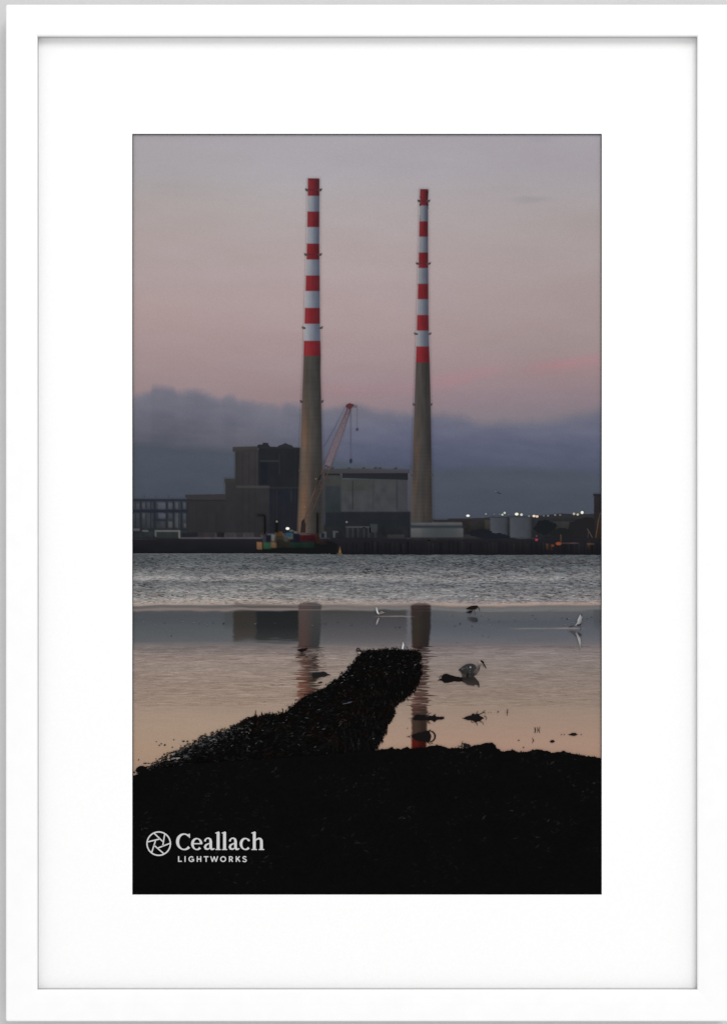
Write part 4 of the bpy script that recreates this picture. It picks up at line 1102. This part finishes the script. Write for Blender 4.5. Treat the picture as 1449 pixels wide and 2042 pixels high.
# foreground bank of weed
fg_top = [(266, 1546), (300, 1536), (360, 1526), (430, 1520), (560, 1512), (680, 1502), (740, 1497), (758, 1495), (776, 1493), (781, 1489.5), (785, 1494), (800, 1494), (812, 1489), (818, 1493), (848, 1491), (858, 1487.6), (872, 1486.4), (886, 1489), (895, 1493), (912, 1491), (930, 1493), (942, 1487), (958, 1485),
          (968, 1481.6), (980, 1481), (986, 1486), (992, 1494), (1004, 1499.5), (1012, 1496.4), (1022, 1496), (1034, 1499.5), (1052, 1499.4), (1062, 1495.6), (1076, 1495), (1090, 1498), (1106, 1502), (1116, 1498.5), (1122, 1497), (1134, 1502), (1150, 1504), (1166, 1508), (1180, 1508.5), (1190, 1510), (X1, 1513)]
fgp = ragged(fg_top, .8, 4, 35).tolist() + [(X1, Y1), (X0, Y1), (X0, 1548)]
fgp = [(min(max(x, X0), X1), y) for x, y in fgp]
fg = big_poly('printed_shore', fgp, lambda x, y: np.stack([x * 0 + 12, x * 0 + 12, x * 0 + 12], -1), SW + 2, pr)
N = 5200
px = r3.uniform(268, 1196, N); py = r3.uniform(1492, 1781, N)
dtop = py - np.interp(px, [p[0] for p in fg_top], [p[1] for p in fg_top])
ok = dtop > 4
px, py, dtop = px[ok], py[ok], dtop[ok]; n = len(px)
dens = fbm(px / 60, py / 40, 141)
lum = 11 + r3.gamma(1.3, 3.4, n) * sm(.4, .62, dens) * np.interp(px, [266, 600, 1198], [.9, .7, 1.1]) * np.interp(py, [1500, 1700, 1781], [1, .9, .45])
lum = np.where(r3.random(n) < .02, lum + r3.uniform(6, 22, n) * sm(.4, .55, dens), lum)
spots = np.concatenate([np.stack([px, py, r3.normal(-.15, .6, n), r3.uniform(5, 15, n), r3.uniform(2, 5, n)], -1), np.stack([lum, lum * .99, lum * .99], -1)], 1)
blades('shore_weed_blades', spots, SW + 2.3, fg, 'stuff')
fr = []
for x in r3.uniform(735, 1196, 420):
    y = np.interp(x, [p[0] for p in fg_top], [p[1] for p in fg_top])
    fr.append((x, y + 1.5 + r3.normal(0, 1), r3.normal(-1.2, .8), r3.uniform(2.5, 6), r3.uniform(1.5, 3), 13, 11, 11))
blades('shore_weed_fringe', fr, SW + 2.2, fg, 'stuff')

# clumps of weed standing in the shallows
WEED = (20, 18, 18)
c = flat('printed_weed_clump', ragged([(871, 1356.6), (875, 1355), (880, 1353), (880, 1348), (884, 1345), (889, 1343.2), (893, 1343.6), (896, 1346), (902, 1347), (908, 1348.6), (920, 1350.6), (933, 1349), (936, 1352), (934, 1357), (922, 1359), (906, 1359), (895, 1361), (886, 1361.4), (880, 1358), (875, 1357)], .35, 3, 51), WEED, SW + 1.2, pr)
ribbon('frond', [(876, 1356), (876, 1350), (880, 1346)], [1.2, 1, .7], WEED, SW + 1.2, c)
c = flat('printed_weed_clump', ragged([(624, 1341), (630, 1340), (645, 1339.6), (650, 1340.5), (653, 1343.6), (660, 1346.5), (652, 1347.6), (648, 1349.4), (636, 1350.6), (624, 1353), (622, 1347)], .3, 3, 52), (30, 30, 30), SW + 1.2, pr)
flat('frond', [(632, 1361.4), (640, 1358.8), (644.6, 1361.6), (636, 1362.8)], (40, 32, 30), SW + 1.2, c)
c = flat('printed_weed_clump', ragged([(813, 1432.4), (824, 1432), (828, 1425), (846, 1426), (851, 1431), (856, 1427), (862, 1427.6), (866, 1424), (870, 1429), (882, 1429.6), (885, 1429), (883.6, 1432), (887, 1432.8), (880, 1434.6), (870, 1435.6), (866, 1440), (860, 1436), (853, 1437), (848, 1435.6), (826, 1436), (822, 1433.4)], .35, 2.6, 53), (22, 20, 21), SW + 1.2, pr)
for P in ([(852, 1428), (855, 1423), (860, 1421)], [(854, 1436), (855, 1441), (859, 1443)], [(852, 1434), (852, 1440), (856, 1443)], [(864, 1428), (868, 1424), (866, 1423)]):
    ribbon('frond', P, [1.6, 1.2, .6], (28, 24, 24), SW + 1.25, c)
c = flat('printed_weed_clump', ragged([(920, 1431.8), (926, 1430), (933, 1427.6), (939, 1427.4), (940, 1424), (944, 1422), (948, 1424.6), (953, 1423), (956, 1427), (960, 1429), (965, 1432), (961, 1434), (957, 1438), (952, 1439), (948, 1441), (943, 1437.6), (939, 1436), (935, 1436.4), (928, 1434.4)], .4, 2.6, 54), (24, 22, 22), SW + 1.2, pr)
for P in ([(948, 1425), (951, 1420), (952, 1417.4)], [(954, 1425), (961, 1421.6), (964, 1418), (967.6, 1417)], [(962, 1421), (966, 1421), (968, 1423)], [(965, 1427), (968.6, 1430), (970, 1432), (967.6, 1435.4)], [(948, 1440), (951, 1444), (951.4, 1447)], [(957, 1438), (962, 1441), (964, 1445)], [(939, 1436), (940, 1440), (944, 1441)]):
    ribbon('frond', P, np.linspace(1.5, .7, len(P)), (40, 35, 34), SW + 1.25, c)
c = flat('printed_weed_clump', ragged([(826, 1464), (834, 1461), (846, 1459), (852, 1457), (857, 1460), (859, 1468), (857, 1476), (852, 1481), (846, 1478), (834, 1477), (826, 1474), (822, 1471), (809, 1468.8), (822, 1466)], .4, 2.6, 55), (22, 20, 21), SW + 1.2, pr)
aa = np.linspace(-1.9, 1.9, 18)
ribbon('frond_loop', [(856 + 11 * math.cos(t), 1468.4 + 11 * math.sin(t)) for t in aa], np.interp(aa, [-1.9, 0, 1.9], [1.2, 3.6, 1.2]), (24, 20, 20), SW + 1.25, c)
for P in ([(853, 1458), (857, 1455.4), (858.6, 1454)], [(853, 1480), (857, 1484), (859, 1483)], [(859, 1482), (863, 1482)]):
    ribbon('frond', P, [1.4, 1, .6][:len(P)], (40, 32, 30), SW + 1.25, c)
flat('water_gap', [(816, 1468), (819.6, 1466.8), (820.4, 1470), (817, 1470)], (132, 112, 100), SW + 1.3, c)
c = flat('printed_weed_clump', ragged([(910, 1487), (919, 1486), (921, 1482), (928, 1482.4), (934, 1484), (938.6, 1487), (934, 1490), (924, 1492), (920, 1489)], .4, 2.4, 56), (30, 27, 26), SW + 1.2, pr)
ribbon('frond', [(920, 1484), (921, 1479), (923, 1478)], [1.2, .9, .6], (60, 50, 46), SW + 1.25, c)
flat('water_gap', [(920.6, 1485), (923, 1483.6), (923.4, 1488.6), (921.4, 1489)], (120, 104, 96), SW + 1.3, c)
flat('printed_weed_tuft', [(1095, 1478.4), (1099, 1475.6), (1102.4, 1475.6), (1106, 1478.2), (1102, 1481), (1098, 1480.8)], (26, 22, 22), SW + 1.2, pr)
c = flat('printed_weed_tuft', [(1131, 1464.6), (1136, 1463.6), (1139, 1461.6), (1147, 1461.4), (1149, 1463.6), (1152, 1464.4), (1148, 1466), (1145, 1467.4), (1139, 1466.8), (1134, 1465.6)], (26, 22, 22), SW + 1.2, pr)
for x in (1118.6, 1124.4, 1158):
    disc('floating_scrap', x, 1464.5, 1.4, .9, (84, 68, 62), SW + 1.2, c)
c = ribbon('printed_twig', [(1011.4, 1414), (1010.8, 1420), (1010.2, 1427.4)], [1.6, 1.4, .8], (48, 40, 38), SW + 1.2, pr)
ribbon('waterline', [(1006, 1420), (1014, 1420)], .6, (110, 96, 90), SW + 1.2, c)
c = flat('printed_twig', [(1064.6, 1450.6), (1066.4, 1450.4), (1067.6, 1455.6), (1066.4, 1461.6), (1064.8, 1461), (1065.8, 1456)], (32, 27, 26), SW + 1.2, pr)
for P in ([(1070, 1450), (1072, 1455), (1070.4, 1461)], [(1075.6, 1449.6), (1073.6, 1455), (1075.6, 1461.6)], [(1071, 1455.6), (1075, 1455.6)]):
    ribbon('stalk', P, 1.1, (58, 48, 45), SW + 1.2, c)
c = ribbon('printed_twig', [(1060, 1471), (1062.2, 1474), (1062.8, 1476.6), (1062, 1479), (1060, 1482)], [.6, 1.2, 2.4, 1.2, .6], (66, 55, 51), SW + 1.2, pr)
for x, y, s in ((992.5, 1419.4, 1.6), (978, 1420.4, .9), (973, 1420.4, .8), (1033.6, 1476.2, 1.6), (1043, 1490.4, 1.5), (812, 1452, 1), (1129.7, 1234, 1.6), (917, 1244, 1.6), (940.6, 1249, 1.2), (973, 1270, .9), (962, 1267.6, .9), (796.5, 1251, 1.4), (788, 1251.4, 1), (446, 1243.4, 2), (342, 1268, 1.2), (910, 1282, .7)):
    dk_ = (70, 60, 56) if y > 1300 else (52, 54, 60)
    disc('printed_floating_speck', x, y, s * 1.15, s * .8, dk_, SW + 1.2, pr, None, 8)
for i in range(42):
    x = r3.uniform(270, 720) if i < 20 else r3.uniform(900, 1190); y = 1243 + r3.normal(0, 2.2) if i < 20 else 1236 + r3.normal(0, 5)
    v = r3.choice([64, 70, 104, 112])
    ribbon('printed_surface_fleck', [(x, y), (x + r3.uniform(2, 5), y + r3.normal(0, .3))], .9, (v, v, v + 2), SW + 1.1, pr)

# ---- thin black keyline round the image
kl = rect('printed_keyline', PX0 - .4, PY0 - .4, PX1 + .4, PY0 + 1.1, (6, 6, 6), 11, pr, None, 0)
rect('keyline_side', PX0 - .4, PY1 - 1.1, PX1 + .4, PY1 + .4, (6, 6, 6), 11, kl, None, 0)
rect('keyline_side', PX0 - .4, PY0, PX0 + 1.1, PY1, (6, 6, 6), 11.2, kl, None, 0)
rect('keyline_side', PX1 - 1.1, PY0, PX1 + .4, PY1, (6, 6, 6), 11.2, kl, None, 0)

# ---- the studio's mark, lower left: shutter emblem and lettering
LG = (206, 206, 206)
LZ = 11
lgo = empty('printed_studio_mark'); lgo.parent = pr
lgo['label'] = 'pale grey aperture emblem with lettering printed on the black shore'
t = np.linspace(0, 2 * math.pi, 61)
ribbon('ring', np.stack([316.9 + 23.3 * np.cos(t), 1682.1 + 23.3 * np.sin(t)], -1), 2.7, LG, LZ, lgo)


def lz(x, y):
    return (280 + x / 5.573, 1640 + y / 5.573)


for A, B in (((152, 117), (252, 212)), ((273, 124), (250, 262)), ((338, 228), (198, 283)), ((265, 349), (155, 253)), ((126, 339), (170, 202)), ((80, 216), (216, 183))):
    ribbon('aperture_blade', [lz(*A), lz(*B)], 2.5, LG, LZ + .1, lgo)


class Glyph:
    """a letter drawn with a broad pen; its strokes become one mesh"""
    def __init__(s, name): s.name = name; s.P = []; s.F = []

    def stroke(s, pts, w):
        p = np.asarray(pts, float); n = len(p)
        w = np.full(n, w, float) if np.ndim(w) == 0 else np.asarray(w, float)
        d = np.gradient(p, axis=0); d /= np.maximum(1e-9, np.linalg.norm(d, axis=1, keepdims=True))
        nr = np.stack([-d[:, 1], d[:, 0]], -1) * w[:, None] / 2
        o = sum(len(q) for q in s.P)
        s.P.append(np.concatenate([p + nr, p - nr]))
        s.F += [[o + i, o + i + 1, o + n + i + 1, o + n + i] for i in range(n - 1)]
        return s

    def arc(s, cx_, cy_, rx, ry, a0, a1, thick, thin, n=26, tw=0.0):
        a = np.radians(np.linspace(a0, a1, n))
        w = thin + (thick - thin) * np.abs(np.cos(a - tw)) ** 1.6
        return s.stroke(np.stack([cx_ + rx * np.cos(a), cy_ - ry * np.sin(a)], -1), w)

    def done(s, layer):
        P = np.concatenate(s.P); v = W(P[:, 0], P[:, 1], layer * LAYER)
        n0 = 0
        for k_, q in enumerate(s.P):
            v[n0:n0 + len(q), 1] -= k_ * 0.1 * LAYER; n0 += len(q)
        return mesh_obj(s.name, v, np.array(s.F), ink, lgo, np.tile(np.array(LG, float), (len(P), 1)))


def serif(g, x0, x1, y):
    g.stroke([(x0, y), ((x0 + x1) / 2, y - .3), (x1, y)], 1.9)


BASE = 1694.8
g = Glyph('letter'); g.arc(367.6, 1678.4, 13.2, 15.4, 48, 318, 6.2, 2.5, tw=-.15); g.stroke([(377.9, 1662.4), (378.2, 1670.6)], [2.4, 1.8]); g.stroke([(374, 1664.2), (378.6, 1667.5)], 3); g.done(LZ)
g = Glyph('letter'); g.arc(392.8, 1682.9, 8.8, 10.9, 2, 318, 5.4, 2.3, tw=-.2); g.stroke([(385.5, 1682.2), (403.4, 1682.2)], 2.3); g.done(LZ)


def letter_a(dx):
    g = Glyph('letter')
    g.stroke([(409 + dx, 1677.6), (409.8 + dx, 1674), (413 + dx, 1671.4), (416.6 + dx, 1671.3), (419.6 + dx, 1673.6), (420.4 + dx, 1678)], [4, 3.2, 2.6, 3, 4.6, 5.4])
    g.stroke([(420.4 + dx, 1677), (420.4 + dx, 1690), (422.4 + dx, 1693.2), (425 + dx, 1693.4), (428.2 + dx, 1691.8)], [5.4, 5.4, 4.4, 3, 1.6])
    g.stroke([(420 + dx, 1681.2), (415 + dx, 1682.6), (410.6 + dx, 1685), (408.9 + dx, 1688.8), (410.6 + dx, 1692.2), (414.2 + dx, 1693.2), (418 + dx, 1691.6), (420.4 + dx, 1689)], [2, 2.6, 4, 5, 4.4, 3, 2.4, 2])
    g.done(LZ)


letter_a(0)
for dx in (0, 12.8):
    g = Glyph('letter'); g.stroke([(435.2 + dx, 1659), (435.2 + dx, BASE)], 5.9); g.stroke([(429.6 + dx, 1661), (433 + dx, 1660.4), (437 + dx, 1658.6)], [1.6, 2.6, 2.2]); serif(g, 430 + dx, 440.4 + dx, BASE - .9); g.done(LZ)
letter_a(49.4)
g = Glyph('letter'); g.arc(489.6, 1682.8, 8.9, 10.9, 44, 318, 5.4, 2.4, tw=-.2); g.stroke([(494, 1674.4), (498, 1676.4)], [4, 3]); g.done(LZ)
g = Glyph('letter'); g.stroke([(507.2, 1659), (507.2, BASE)], 5.9); g.stroke([(501.4, 1661), (505, 1660.4), (509, 1658.6)], [1.6, 2.6, 2.2]); serif(g, 501.6, 512.6, BASE - .9)
g.stroke([(509, 1676.6), (512, 1673.4), (516, 1671.8), (519.4, 1672.8), (521.2, 1676), (521.4, 1682), (521.4, BASE)], [1.8, 2.6, 3.6, 4.8, 5.6, 5.8, 5.8]); serif(g, 516, 527, BASE - .9); g.done(LZ)

T, B_, w_ = 1707.6, 1718.2, 2.3
g = Glyph('small_letter'); g.stroke([(356.6, T - .4), (356.6, B_)], w_); g.stroke([(355.5, B_ - .9), (363, B_ - .9)], 2.1); g.done(LZ)
g = Glyph('small_letter'); g.stroke([(369.4, T - .4), (369.4, B_ + .2)], w_); g.done(LZ)
g = Glyph('small_letter'); g.arc(382, 1712.9, 4.7, 4.7, 42, 345, 2.2, 2.1); g.stroke([(386.4, 1713), (386.4, 1717.4)], 2); g.stroke([(382.4, 1713.3), (387.3, 1713.3)], 1.9); g.done(LZ)
g = Glyph('small_letter'); g.stroke([(393.8, T - .4), (393.8, B_ + .2)], w_); g.stroke([(400.6, T - .4), (400.6, B_ + .2)], w_); g.stroke([(393.8, 1712.8), (400.6, 1712.8)], 2); g.done(LZ)
g = Glyph('small_letter'); g.stroke([(406.6, T + .6), (415.9, T + .6)], 2.1); g.stroke([(411.3, T), (411.3, B_ + .2)], w_); g.done(LZ)
g = Glyph('small_letter')
for A, C_ in (((420.4, T - .4), (423.8, B_)), ((423.8, B_), (427.4, T)), ((427.4, T), (431, B_)), ((431, B_), (434.4, T - .4))):
    g.stroke([A, C_], 2.1)
g.done(LZ)
g = Glyph('small_letter'); g.arc(445.2, 1712.9, 4.9, 4.7, 0, 360, 2.3, 2.1); g.done(LZ)
g = Glyph('small_letter'); g.stroke([(457.8, T - .4), (457.8, B_ + .2)], w_); g.stroke([(457.8, T + .6), (461.4, T + .6), (463.4, 1709.4), (463.6, 1711.2), (462.4, 1713.2), (457.8, 1713.9)], 2); g.stroke([(460.6, 1713.6), (464.2, B_)], 2.3); g.done(LZ)
g = Glyph('small_letter'); g.stroke([(471.4, T - .4), (471.4, B_ + .2)], w_); g.stroke([(472, 1714.2), (478, T - .2)], 2.2); g.stroke([(474, 1712), (478.6, B_)], 2.3); g.done(LZ)
g = Glyph('small_letter'); g.stroke([(491, 1709.2), (488.8, 1707.9), (486.2, 1708), (484.6, 1709.6), (485, 1711.4), (487.6, 1712.7), (490.4, 1713.8), (491.4, 1715.8), (490, 1717.7), (487.2, 1718.1), (484, 1716.6)], 2.1); g.done(LZ)
